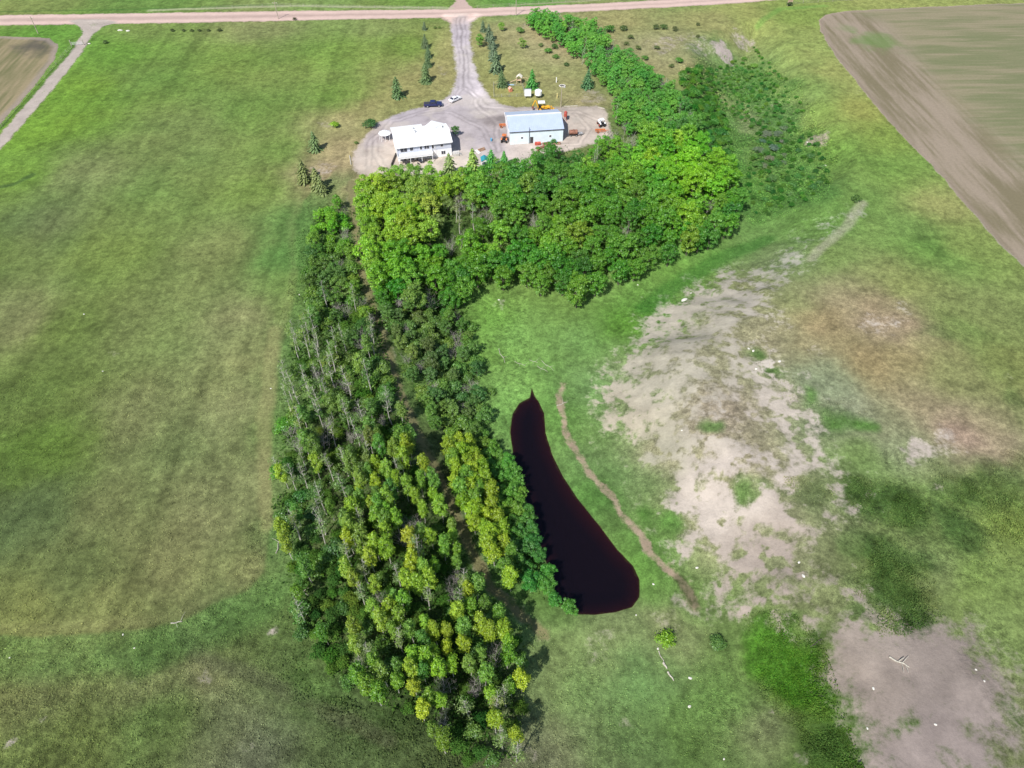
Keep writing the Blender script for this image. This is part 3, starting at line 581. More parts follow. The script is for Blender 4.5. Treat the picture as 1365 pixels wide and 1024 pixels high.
# ---------------------------------------------------------------- planting
TREECOL = [(500,280,150,175,45),(540,300,140,170,45),(560,260,140,165,60),(600,290,125,140,90),(560,340,90,150,40),(500,330,125,165,45),(650,250,80,140,50),(640,330,85,145,40),
(700,250,62,120,45),(720,300,75,130,45),(760,350,62,118,40),(800,250,75,130,45),(850,300,62,118,40),(870,220,95,160,45),(910,210,130,180,40),(930,250,120,170,40),(960,290,65,125,45),
(740,320,110,155,45),(800,210,90,150,45),(750,220,60,115,45),(760,50,85,148,65),(800,100,78,138,65),(860,130,78,138,60),(900,160,75,135,60),(450,300,100,158,45),(440,350,75,115,55),
(450,450,80,118,58),(430,520,85,125,55),(520,540,70,118,50),(480,600,85,120,55),(520,640,130,162,55),(560,680,130,165,50),(520,720,150,175,45),(450,740,125,150,50),(600,800,140,170,45),
(560,850,140,170,45),(650,850,140,170,50),(500,850,110,145,50),(430,850,90,133,42),(430,900,80,122,42),(600,900,150,175,40),(560,980,80,118,45),(640,960,115,160,42),(700,900,75,130,45),
(615,650,165,185,40),(640,700,160,182,42),(660,640,72,130,55),(700,720,62,118,55),(730,780,62,128,52),(570,470,80,113,60),(600,500,78,122,60),(550,420,85,118,65),(620,520,75,118,60),
(520,380,75,140,40),(620,380,60,120,38),(590,250,120,165,50),(680,340,70,135,40),(850,250,85,140,45)]
TC = np.array(TREECOL, float)
def greener(c):
    y = min(1, max(0, (c[0]-85)/60)); return (c[0]*(1.10-.2*y)+4*(1-y), c[1]*(1.07-.07*y), c[2]*(.95+.1*y))
def treecol(px, py):
    d2 = ((TC[:, 0]-px)**2+(TC[:, 1]-py)**2)/45**2+.05; w_ = 1/d2**1.8
    return greener((TC[:, 2:]*w_[:, None]).sum(0)/w_.sum())
LEAF_GAIN = 1.7
PLANTED = []      # (x, y, radius)
INFO = []         # for the labels
BUSHES = []
def bush(x, y, h, col):
    BUSHES.append((x, y, h, np.clip(lin(col)/K_LIT*1.5, 0, 1)))
def plant(kind, x, y, h, col, name, cat, group=None, info=None, wide=1.0, part=('crown', 'trunk')):
    cr, tr, hh = random.choice(ARCH[kind]); s = h/hh; z = gz(x, y)-.05
    o = empty(name, (x, y, z), random.random()*6.28, None, cat, group)
    c = lin(col)/K_LIT*(1.58 if kind == 'aspen' else 2.9 if kind == 'spruce' else LEAF_GAIN)
    for me, pn in ((cr, part[0]), (tr, part[1])):
        if me is None: continue
        p = link(pn, me, o); p.scale = (s*wide, s*wide, s); p.color = (*np.clip(c, 0, 1), 1)
    PLANTED.append((x, y, h)); INFO.append(dict(o=o, kind=kind, x=x, y=y, h=h, col=col, **(info or {})))
    return o
def inside(pt, Pg):
    c = False; x, y = pt; n = len(Pg)
    for i in range(n):
        ax, ay = Pg[i]; bx, by = Pg[(i+1) % n]
        if (ay > y) != (by > y) and x < (bx-ax)*(y-ay)/(by-ay)+ax: c = not c
    return c
def scatter(Pg, spacing, zoff, tries=9000, seed=1, avoid=None, maxn=400):
    """dart throwing over the ground under a crown outline traced at height zoff"""
    Q = tpoly(Pg, zoff); rng = np.random.default_rng(seed); lo = Q.min(0); hi = Q.max(0); pts = []
    for _ in range(tries):
        p = lo+(hi-lo)*rng.random(2)
        if not inside(p, Q): continue
        sp = spacing*(.75+.5*rng.random())
        if pts and (np.hypot(*(np.array(pts)-p).T) < sp).any(): continue
        if avoid is not None and avoid(p): continue
        pts.append(p)
        if len(pts) >= maxn: break
    return [tuple(p) for p in pts]
def on_path(p, d=1.5): return ldist(np.array([p[0]]), np.array([p[1]]), GPATH, 10)[0] < d
def jit(c, a=10):
    k = random.gauss(0, 1)*a; return [max(8, min(250, c[0]+k+random.gauss(0, a*.5))), max(8, min(250, c[1]+k*.8+random.gauss(0, a*.3))), max(8, min(250, c[2]+k*.3+random.gauss(0, a*.3)))]
GROVE = [(478, 262), (496, 240), (520, 236), (560, 232), (590, 236), (640, 238), (668, 224), (690, 218), (705, 202), (732, 196), (760, 194), (790, 196), (812, 180), (832, 172), (870, 168), (915, 158), (935, 165), (942, 190), (965, 208),
         (985, 235), (986, 285), (968, 308), (950, 318), (905, 332), (868, 352), (835, 362), (800, 372), (784, 392), (762, 400), (745, 385), (715, 378), (690, 372), (650, 370), (625, 385), (606, 395), (570, 402), (540, 396), (515, 388), (498, 365), (482, 340), (472, 305)]
BARE_SPOT = [(578, 262), (620, 258), (635, 290), (628, 325), (590, 322), (572, 300)]
BARE_SPOT2 = [(770, 210), (810, 205), (815, 235), (790, 250), (768, 238)]
BELT = [(700, 27), (716, 22), (745, 26), (775, 30), (797, 42), (815, 62), (835, 75), (865, 95), (895, 120), (925, 160), (880, 172), (838, 174), (822, 160), (818, 128), (800, 105), (780, 82), (758, 66), (740, 52), (715, 40)]
WEST_TOP = [(425, 280), (448, 268), (466, 285), (468, 330), (482, 372), (492, 400), (410, 400), (405, 360), (415, 320)]
WEST_MID = [(410, 400), (492, 400), (505, 440), (520, 490), (540, 550), (545, 590), (378, 590), (382, 520), (392, 450)]
WEST_LOW = [(376, 590), (545, 590), (575, 640), (598, 690), (620, 740), (640, 790), (670, 820), (700, 850), (702, 900), (690, 960), (690, 1010), (600, 1005), (560, 950), (500, 925), (450, 905), (420, 860), (392, 830), (392, 770), (372, 700), (368, 640)]
EAST_TOP = [(500, 385), (560, 402), (605, 398), (620, 430), (636, 480), (640, 520), (650, 545), (642, 580), (600, 590), (575, 560), (552, 510), (530, 455)]
EAST_MIX = [(590, 590), (635, 590), (652, 640), (668, 700), (690, 760), (680, 775), (640, 720), (615, 670)]
EAST_BANK = [(638, 575), (662, 590), (682, 625), (698, 665), (712, 705), (728, 745), (742, 780), (765, 815), (745, 812), (705, 780), (688, 745), (668, 700), (655, 640)]
for Pg, sp, seed, zo in ((GROVE, 3.75, 11, 4.5),):
    pts = scatter(Pg, sp, zo, seed=seed, avoid=lambda p: on_path(p, 2.2) or vbare(p))if False else scatter(Pg, sp, zo, seed=seed, avoid=lambda p: on_path(p, 2.2))
    for x, y in pts:
        px, py = px_of((x, y, gz(x, y)+4.5))
        if 640 < px < 845 and py < 205 and random.random() < .15: continue
        r = random.random()
        if inside((px, py), BARE_SPOT):
            if r < .42: plant('sparse', x, y, 8+2*random.random(), jit((120, 138, 95)), 'bare_tree', 'bare tree', info=dict(z='grove'))
            elif r < .7: plant('dead', x, y, 4.5+1.5*random.random(), (120, 110, 100), 'dead_tree', 'dead tree', info=dict(z='grove'), part=('crown', 'branches'))
            else: plant('leafy', x, y, 5+random.random(), jit((110, 140, 70)), 'leafy_tree', 'tree', info=dict(z='grove'))
        elif inside((px, py), BARE_SPOT2) and r < .5: plant('sparse', x, y, 8+random.random(), jit((95, 125, 75)), 'bare_tree', 'bare tree', info=dict(z='grove'))
        elif r < .045: plant('dead', x, y, 6, (120, 110, 100), 'dead_tree', 'dead tree', info=dict(z='grove'), part=('crown', 'branches'))
        elif py < 225 and px < 850 and px > 620: plant('leafy', x, y, 5.2+1.6*random.random(), jit(treecol(px, py), 9), 'leafy_tree', 'tree', info=dict(z='grove'))
        else: plant('leafy', x, y, 6.3+2.6*random.random(), jit(treecol(px, py), 11), 'leafy_tree', 'tree', info=dict(z='grove'))
for x, y in scatter(BELT, 2.75, 2.2, seed=21):
    px, py = px_of((x, y, gz(x, y)+2.5)); r = random.random()
    if r < .06: plant('dead', x, y, 4.2, (120, 110, 100), 'dead_tree', 'dead tree', info=dict(z='belt'), part=('crown', 'branches'))
    elif r < .14: plant('sparse', x, y, 5.5, jit((110, 140, 90)), 'bare_tree', 'bare tree', info=dict(z='belt'))
    else: plant('leafy', x, y, 3.8+2.0*random.random(), jit(np.array(treecol(px, py))*1.08, 9), 'shelterbelt_tree', 'shelterbelt tree', info=dict(z='belt'))
for x, y in scatter(WEST_TOP, 3.2, 2.5, seed=31, avoid=lambda p: on_path(p, 1.8)):
    px, py = px_of((x, y, gz(x, y)+2.5)); r = random.random()
    if r < .55: plant('leafy', x, y, 3.6+1.7*random.random(), jit(treecol(px, py), 9), 'leafy_tree', 'tree', info=dict(z='west'))
    elif r < .7: plant('dead', x, y, 3.2, (130, 120, 108), 'dead_tree', 'dead tree', info=dict(z='west'), part=('crown', 'branches'))
    else: plant('shrub', x, y, 2.6+random.random(), jit(treecol(px, py), 9), 'shrub', 'shrub', info=dict(z='west'), part=('leaves', 'stems'))
for x, y in scatter(WEST_MID, 2.45, 4, seed=41, avoid=lambda p: on_path(p, 1.8)):
    px, py = px_of((x, y, gz(x, y)+4)); r = random.random(); edge_ = px < 415
    if r < .27 and not (edge_ and py < 440): plant('sparse', x, y, 8.5+2.8*random.random(), jit((105, 135, 70), 9), 'bare_tree', 'bare tree', info=dict(z='west'))
    elif r < .44: plant('dead', x, y, 3.4+1.5*random.random(), (130, 120, 112), 'dead_tree', 'dead tree', info=dict(z='west'), part=('crown', 'branches'))
    elif r < .56 and py < 470: plant('leafy', x, y, 4+1.4*random.random(), jit(treecol(px, py), 9), 'leafy_tree', 'tree', info=dict(z='west'))
    elif r < .62: plant('aspen', x, y, 6.5+2*random.random(), jit((105, 145, 60), 9), 'aspen_tree', 'aspen', info=dict(z='west'))
    elif random.random() < .45: bush(x, y, 1.8+1.0*random.random(), jit(treecol(px, py), 9))
    else: plant('shrub', x, y, 2.3+1.3*random.random(), jit(treecol(px, py), 9), 'shrub', 'shrub', info=dict(z='west'), part=('leaves', 'stems'))
for x, y in scatter(WEST_LOW, 2.15, 4.5, seed=51, tries=14000, avoid=lambda p: on_path(p, 2.0)):
    px, py = px_of((x, y, gz(x, y)+5)); r = random.random(); lft = sstep(430, 480, np.array(px+ (py-600)*-.08)); pa = .22+.42*float(lft)
    if py > 930: pa *= .55
    if py > 780 and px < 470: pa *= .55
    if r < pa:
        c = treecol(px, py); 
        q = random.random()
        if q < .24: c = (146, 172, 46)
        elif q < .45: c = (104, 146, 55)
        plant('aspen', x, y, 6.6+3.0*random.random(), jit(c, 10), 'aspen_tree', 'aspen', info=dict(z='west'), wide=.78)
    elif r < pa+.07+(.16 if px < 460 and py < 740 else 0): plant('sparse', x, y, 8+2*random.random(), jit((110, 135, 75), 9), 'bare_tree', 'bare tree', info=dict(z='west'))
    elif r < pa+.13: plant('dead', x, y, 3.5+1.5*random.random(), (130, 120, 112), 'dead_tree', 'dead tree', info=dict(z='west'), part=('crown', 'branches'))
    elif random.random() < .6: bush(x, y, 1.5+1.0*random.random(), jit((80, 118, 50), 9))
    else: plant('shrub', x, y, 1.9+1.3*random.random(), jit((82, 122, 50), 9), 'shrub', 'shrub', info=dict(z='west'), part=('leaves', 'stems'))
for x, y in scatter(EAST_TOP, 2.75, 2.5, seed=61, avoid=lambda p: on_path(p, 1.7)):
    px, py = px_of((x, y, gz(x, y)+2.5)); r = random.random()
    if r < .4: plant('leafy', x, y, 3.4+1.6*random.random(), jit(treecol(px, py), 10), 'leafy_tree', 'tree', info=dict(z='east'))
    elif r < .58: plant('dead', x, y, 3+random.random(), (135, 125, 115), 'dead_tree', 'dead tree', info=dict(z='east'), part=('crown', 'branches'))
    else: plant('shrub', x, y, 2.3+1.1*random.random(), jit(treecol(px, py), 10), 'shrub', 'shrub', info=dict(z='east'), part=('leaves', 'stems'))
for x, y in scatter(EAST_MIX, 2.3, 4.5, seed=71, avoid=lambda p: on_path(p, 1.6)):
    px, py = px_of((x, y, gz(x, y)+4.5)); plant('aspen', x, y, 7+2*random.random(), jit((140, 172, 42) if random.random() < .82 else (104, 150, 50), 9), 'aspen_tree', 'aspen', info=dict(z='east'))
for x, y in scatter(EAST_BANK, 2.3, 2.2, seed=81, avoid=lambda p: sdf(np.array([p[0]]), np.array([p[1]]), POND, 10)[0] < .4):
    px, py = px_of((x, y, gz(x, y)+2.2)); plant('leafy', x, y, 3.4+1.3*random.random(), jit(treecol(px, py), 7), 'bank_tree', 'bank tree', info=dict(z='bank'))
# loose shrubs traced one by one: photo x, y, height, colour
for a in [(640, 63, 4.2, 95, 145, 60), (669, 42, 3.2, 135, 170, 60), (693, 44, 2.4, 95, 135, 70), (697, 65, 3.4, 120, 155, 60), (721, 62, 1.4, 110, 130, 80), (731, 71, 2.2, 80, 135, 60), (739, 65, 2.0, 70, 110, 60),
          (741, 78, 1.8, 80, 125, 60), (755, 88, 1.4, 70, 100, 60), (494, 170, 3.0, 60, 105, 60), (447, 170, 2.2, 150, 175, 50), (607, 181, 3.2, 60, 110, 50), (475, 192, 1.0, 90, 120, 60), (887, 856, 2.4, 110, 150, 40),
          (955, 860, 2.0, 75, 115, 60), (580, 38, .9, 90, 120, 60), (586, 38, .9, 90, 120, 60), (812, 43, 3.0, 70, 120, 55), (831, 41, 2.2, 75, 100, 60), (874, 39, 2.0, 80, 100, 65), (885, 39, 2.2, 75, 105, 60), (899, 41, 1.8, 85, 100, 70),
          (840, 52, 1.8, 90, 110, 70), (835, 60, 1.4, 90, 110, 70), (850, 66, 1.6, 95, 115, 70), (875, 66, 1.6, 90, 110, 70), (930, 34, 1.2, 90, 105, 70), (930, 50, 1.2, 90, 105, 70), (860, 80, 1.8, 75, 125, 55), (905, 84, 2.2, 75, 130, 55),
          (895, 90, 1.5, 90, 110, 70), (866, 92, 1.3, 90, 110, 70), (930, 95, 2.6, 60, 115, 50), (945, 98, 2.4, 60, 115, 50), (230, 42, 1.2, 70, 90, 55), (245, 42, 1.0, 70, 90, 55), (256, 42, 1.0, 70, 90, 55), (266, 42, 1.1, 70, 90, 55),
          (278, 42, 1.0, 70, 90, 55), (293, 42, 1.3, 70, 90, 55), (393, 27, 1.2, 70, 80, 60), (141, 58, 1.4, 75, 105, 60), (1052, 8, 1.8, 70, 90, 60), (372, 632, 2.4, 80, 135, 50), (380, 572, 2.6, 75, 135, 45), (628, 440, 2.4, 80, 125, 55),
          (655, 525, 1.6, 80, 120, 55), (640, 560, 2.2, 65, 110, 50), (1140, 268, 2.0, 70, 105, 55), (1088, 195, 1.6, 60, 110, 50)]:
    p = P(a[0], a[1]); kind = 'leafy' if a[2] > 3.1 else 'shrub'
    plant(kind, p[0], p[1], a[2], greener(a[3:]), 'shrub' if kind == 'shrub' else 'leafy_tree', 'shrub' if kind == 'shrub' else 'tree', info=dict(z='loose', px=(a[0], a[1])), part=('leaves', 'stems') if kind == 'shrub' else ('crown', 'trunk'), wide=1.15)
for Pg, sp, seed, c, hm in (([(945, 90), (975, 78), (1010, 95), (1020, 130), (985, 150), (955, 130)], 8, 91, (92, 140, 62), 1.6), ([(1000, 160), (1040, 150), (1090, 190), (1105, 235), (1070, 262), (1020, 275), (1010, 240)], 6, 92, (85, 130, 62), 1.7),
                            ([(985, 75), (1010, 60), (1045, 110), (1070, 150), (1040, 155), (1010, 110)], 8, 93, (90, 140, 60), 1.5), ([(1010, 180), (1045, 170), (1050, 215), (1015, 225)], 5, 94, (110, 128, 98), 1.8),
                            ([(905, 100), (930, 95), (960, 150), (975, 210), (945, 205), (920, 160)], 5, 95, (80, 132, 55), 2.2)):
    for x, y in scatter(Pg, sp, 1, seed=seed): plant('shrub', x, y, hm*(.7+.6*random.random()), jit(c, 10), 'shrub', 'shrub', info=dict(z='ravine'), part=('leaves', 'stems'), wide=1.25)
# spruces: base pixel, tip pixel
def hfrom(bx, by, ty):
    b = P(bx, by)
    lo, hi = .5, 25
    for _ in range(40):
        m_ = (lo+hi)/2
        if px_of((b[0], b[1], b[2]+m_))[1] > ty: lo = m_
        else: hi = m_
    return b, lo
for bx, by, ty, c in [(566, 40, 28, (80, 95, 70)), (567, 64, 44, (80, 95, 65)), (571, 77, 60, (75, 95, 65)), (571, 89, 70, (75, 95, 62)), (568, 110, 82, (80, 100, 62)), (530, 130, 101, (75, 98, 60)),
                      (644, 42, 26, (78, 95, 70)), (652, 55, 31, (80, 95, 72)), (656, 65, 42, (82, 98, 75)), (658, 80, 54, (82, 98, 75)), (661, 96, 66, (80, 98, 70)), (669, 116, 92, (75, 95, 60)), (664, 92, 78, (78, 98, 66)),
                      (709, 118, 91, (60, 115, 50)), (783, 117, 91, (62, 95, 60)), (421, 201, 174, (85, 105, 65)), (407, 243, 211, (90, 100, 58)), (424, 252, 222, (95, 105, 62)), (430, 258, 232, (90, 102, 60)),
                      (600, 236, 203, (100, 118, 68)), (631, 238, 196, (105, 130, 60)), (655, 226, 198, (62, 120, 50)), (672, 222, 200, (62, 120, 50))]:
    b, h = hfrom(bx, by, ty)
    plant('spruce', b[0], b[1], h, c, 'spruce_tree', 'spruce', info=dict(z='spruce', px=(bx, by)), wide=1.2)
WOOD_BUSHES = list(BUSHES); BUSHES.clear()
for Pg, sp, seed, c, hm in (([(950, 92), (985, 78), (1015, 95), (1045, 150), (1000, 165), (960, 140)], 2.2, 191, (90, 142, 62), 1.1), ([(1000, 160), (1050, 150), (1095, 190), (1112, 240), (1075, 268), (1010, 290), (990, 270), (1000, 210)], 2.0, 192, (78, 128, 56), 1.3),
                            ([(905, 100), (945, 95), (965, 150), (985, 240), (965, 215), (930, 170)], 2.0, 195, (82, 136, 55), 1.7), ([(1005, 62), (1045, 100), (1075, 150), (1045, 150), (1015, 95)], 2.6, 196, (92, 146, 62), 1.0)):
    for x, y in scatter(Pg, sp, .5, seed=seed, tries=2500, maxn=130): bush(x, y, hm*(.6+.8*random.random()), jit(c, 12))
RAV_BUSHES = list(BUSHES)
def merge_bushes(name, LST, label):
  Vs = []; Fs = []; Ts = []; k0 = 0
  for x, y, h, c in LST:
    me_, _, hh = random.choice(ARCH['shrub']); V = np.empty(len(me_.vertices)*3, np.float32); me_.vertices.foreach_get('co', V); V = V.reshape(-1, 3)*(h/hh); a = random.random()*6.28
    V = np.stack([V[:, 0]*math.cos(a)-V[:, 1]*math.sin(a)+x, V[:, 0]*math.sin(a)+V[:, 1]*math.cos(a)+y, V[:, 2]+gz(x, y)], 1); Vs.append(V); Fs.append(np.arange(len(V)).reshape(-1, 4)+k0); Ts.append(np.tile([*c, 1], (len(V), 1))); k0 += len(V)
  me = mesh_np(name, np.concatenate(Vs), np.concatenate(Fs), TUFT); me.color_attributes.new('tint', 'FLOAT_COLOR', 'POINT').data.foreach_set('color', np.concatenate(Ts).astype(np.float32).ravel())
  tag(link(name, me), label, None, None, 'stuff')
merge_bushes('understorey_bushes', WOOD_BUSHES, 'small dark bushes crowded below the taller trees of the wood')
merge_bushes('ravine_brush', RAV_BUSHES, 'low rounded brush massed along the floor and sides of the ravine')
print('planted', len(PLANTED), {k: sum(1 for i in INFO if i['kind'] == k) for k in ARCH})
# ---------------------------------------------------------------- ground-cover stuff
def cover(name, regions, size, up, label, seed, m=TUFT, tint=None, var=.25, tall=1.0, gain=1.25, rgh=False):
    rng = np.random.default_rng(seed); C = []; T = []
    for Pg, n in regions:
        Q = tpoly(Pg); lo = Q.min(0); hi = Q.max(0)
        p = lo+(hi-lo)*rng.random((int(n*(2.6 if rgh else 2.2)), 2)); dd = sdf(p[:, 0]+(fbm(p[:, 0], p[:, 1], 6, 3, 7)-.5)*5, p[:, 1]+(fbm(p[:, 0], p[:, 1], 6, 3, 17)-.5)*5, Q, 30)
        cl = sstep(.4, .62, fbm(p[:, 0], p[:, 1], 2.6, 3, 37))
        keep = (dd < -7*rng.random(len(p))**2+1)&(rng.random(len(p)) < (.12+.6*rough_at(p[:, 0], p[:, 1]) if rgh else .25+.75*sstep(.42, .58, fbm(p[:, 0], p[:, 1], 5, 3, 27))))&(sdf(p[:, 0], p[:, 1], POND, 5) > .3)
        C.append(p[keep][:n])
    p = np.concatenate(C)
    z = np.array([gz(a, b) for a, b in p]); c = vegcol(p[:, 0], p[:, 1]) if tint is None else np.tile(alb(tint), (len(p), 1))
    c = np.clip(c*(1+rng.normal(size=(len(p), 1))*var)*gain, .01, .8)
    S = size*(.5+rng.random(len(p))); Cc = np.stack([p[:, 0], p[:, 1], z+up*rng.random(len(p))*tall*(.25+1.3*sstep(.4, .62, fbm(p[:, 0], p[:, 1], 2.6, 3, 37)))], 1)
    Nn = rng.normal(size=(len(p), 3))*.5+np.array([0, 0, 1.0]); V, Fq = cards(Cc, Nn, S, rng)
    me = mesh_np(name, V, Fq, m); at = me.color_attributes.new('tint', 'FLOAT_COLOR', 'POINT')
    at.data.foreach_set('color', np.repeat(np.concatenate([c, np.ones((len(c), 1))], 1), 4, 0).astype(np.float32).ravel())
    return tag(link(name, me), label, None, None, 'stuff')
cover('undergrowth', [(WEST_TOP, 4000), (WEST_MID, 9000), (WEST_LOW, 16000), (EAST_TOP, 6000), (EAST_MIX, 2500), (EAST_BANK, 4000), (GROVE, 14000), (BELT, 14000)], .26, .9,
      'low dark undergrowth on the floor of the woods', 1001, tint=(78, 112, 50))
cover('low_brush', [([(380, 560), (400, 570), (400, 760), (400, 880), (470, 950), (420, 960), (370, 900), (350, 780), (365, 680)], 7000),
                    ([(385, 330), (420, 290), (410, 380), (395, 440), (385, 540), (370, 560), (375, 440)], 4000), ([(430, 930), (560, 960), (640, 1024), (560, 1030), (440, 970)], 4000)], .16, .4,
      'low dark green brush along the rim of the west wood', 1002, var=.2)
cover('ravine_thicket', [([(905, 95), (960, 75), (1000, 70), (1050, 100), (1085, 150), (1115, 210), (1090, 270), (1010, 300), (985, 290), (975, 215), (940, 160)], 42000)], .16, .8,
      'continuous low thicket filling the ravine', 1004, var=.2, gain=2.0)
cover('weed_patch', [([(1130, 640), (1190, 635), (1235, 660), (1225, 705), (1165, 700), (1130, 675)], 9000), ([(1150, 725), (1190, 715), (1240, 760), (1250, 825), (1180, 850), (1140, 800)], 12000),
                     ([(1240, 620), (1400, 600), (1420, 740), (1365, 760), (1300, 780), (1255, 700)], 16000), ([(990, 820), (1060, 825), (1105, 880), (1130, 960), (1060, 960), (1015, 920)], 14000), ([(1070, 965), (1135, 980), (1160, 1050), (1080, 1050)], 6000),
                     ([(1045, 640), (1095, 636), (1115, 662), (1070, 675)], 2500), ([(990, 435), (1010, 440), (1065, 515), (1155, 548), (1155, 572), (1095, 572), (1045, 525), (1000, 485)], 4500), ([(850, 405), (900, 372), (985, 328), (1005, 325), (955, 355), (880, 405), (840, 430)], 3000)], .12, .35,
      'rank dark green weeds in ragged clumps', 1005, var=.18, gain=1.35)
cover('meadow_grass', [([(-120, 500), (340, 480), (350, 760), (440, 940), (660, 1010), (700, 1000), (720, 840), (940, 830), (1000, 900), (1090, 1120), (-160, 1120)], 170000)], .085, .2, 'rough meadow grass in loose tufts', 1003, var=.2, gain=1.95, rgh=True)
# ---------------------------------------------------------------- farm buildings
WHITE = mat('white_paint', (.82, .82, .83), .5, var=.05); ROOFW = mat('white_roof_metal', (.86, .86, .87), .4, var=.04, scale=.6, spec=.5)
SIDE = mat('blue_grey_siding', (.50, .53, .62), .6, var=.06); STUCCO = mat('white_stucco', (.80, .79, .80), .8, var=.06); GLASS = mat('dark_glass', (.035, .04, .06), .12, var=.2, spec=.8)
CONC = mat('concrete', (.52, .50, .47), .9, var=.15); DARKW = mat('dark_timber', (.07, .06, .055), .8, var=.3); DMET = mat('dark_metal', (.05, .05, .055), .5, var=.2); RUB = mat('rubber', (.02, .02, .02), .8)
PBLUE = mat('pale_blue_roof', (.40, .47, .60), .5, metal=.0, var=.04, scale=.5, spec=.5); PCYAN = mat('pale_cyan_wall', (.66, .77, .82), .55, var=.05, scale=.6)
YEL = mat('yellow_paint', (.80, .43, .03), .45, var=.15); ORG = mat('orange_paint', (.62, .19, .06), .55, var=.3); RED = mat('faded_red_paint', (.50, .10, .07), .55, var=.3)
RUST = mat('rusty_steel', (.28, .13, .09), .85, var=.35, scale=3); TAN = mat('weathered_boards', (.50, .38, .26), .85, var=.3, scale=3); TEAL = mat('teal_roof', (.03, .27, .33), .5, var=.1); GALV = mat('galvanised_steel', (.45, .46, .48), .45, metal=.4, var=.1)
NAVY = mat('navy_car_paint', (.018, .025, .10), .22, var=.1, spec=.7); WCAR = mat('white_car_paint', (.80, .80, .82), .25, var=.03, spec=.6); CHROME = mat('chrome', (.6, .6, .62), .2, metal=1, var=.02)
LAMPR = mat('red_lamp', (.4, .02, .02), .3); LAMPW = mat('clear_lamp', (.75, .75, .72), .2); STONE = mat('pale_stone', (.62, .59, .54), .9, var=.2, scale=4, bump=.03); LOG = mat('bleached_log', (.46, .43, .36), .85, var=.25, scale=4); BLUET = mat('blue_plastic', (.10, .32, .50), .5)
PINK = mat('terracotta_plastic', (.62, .24, .15), .5); WOODL = mat('cedar_boards', (.62, .45, .30), .8, var=.25, scale=3); POLE = mat('grey_pole_wood', (.42, .36, .29), .85, var=.2); PLAST = mat('white_plastic', (.84, .84, .82), .4, var=.03)
def gable(x0, x1, y0, y1, ze, zr, yr=None, th=.14):
    """two-slope roof slab, ridge along x"""
    yr = (y0+y1)/2 if yr is None else yr
    return MB().prismx([(y0, ze), (yr, zr), (y1, ze), (y1, ze-th), (yr, zr-th), (y0, ze-th)], x0, x1)
def window(parent, x, z, w_, h_, y, mt_frame=WHITE, face=-1):
    """window in a wall facing -y (or +y): frame proud of the wall, pane inside"""
    d = .05*face; f = MB()
    for a in ((x-w_/2-.07, x+w_/2+.07, z-h_/2-.07, z-h_/2), (x-w_/2-.07, x+w_/2+.07, z+h_/2, z+h_/2+.07), (x-w_/2-.07, x-w_/2, z-h_/2, z+h_/2), (x+w_/2, x+w_/2+.07, z-h_/2, z+h_/2)):
        f.box(a[0], a[1], min(y+d, y), max(y+d, y), a[2], a[3])
    if w_ > 1: f.box(x-.03, x+.03, min(y+d, y), max(y+d, y), z-h_/2, z+h_/2)
    fo = f.build('window', mt_frame, parent)
    MB().box(x-w_/2, x+w_/2, min(y+d*.4, y+d*.3), max(y+d*.4, y+d*.3)+.001, z-h_/2, z+h_/2).build('pane', GLASS, fo); return fo
def bands(x0, x1, y, t, z0, z1, holes):
    """wall of thickness t in the x-z plane (front face at y) with rectangular holes (cx, cz, w, h)"""
    xs = sorted({x0, x1, *[h[0]-h[2]/2 for h in holes], *[h[0]+h[2]/2 for h in holes]}); mb = MB()
    for a, b in zip(xs, xs[1:]):
        hs = sorted([(h[1]-h[3]/2, h[1]+h[3]/2) for h in holes if h[0]-h[2]/2 < (a+b)/2 < h[0]+h[2]/2]); z = z0
        for q0, q1 in hs:
            if q0 > z: mb.box(a, b, y, y+t, z, q0)
            z = q1
        if z < z1: mb.box(a, b, y, y+t, z, z1)
    return mb
hp = W(527, 198, 4.7); HT = math.radians(13.4)
H = empty('farmhouse', (hp[0], hp[1], gz(hp[0], hp[1])), HT, 'long white-roofed farmhouse with two storeys of windows and a balcony facing the grove', 'house')
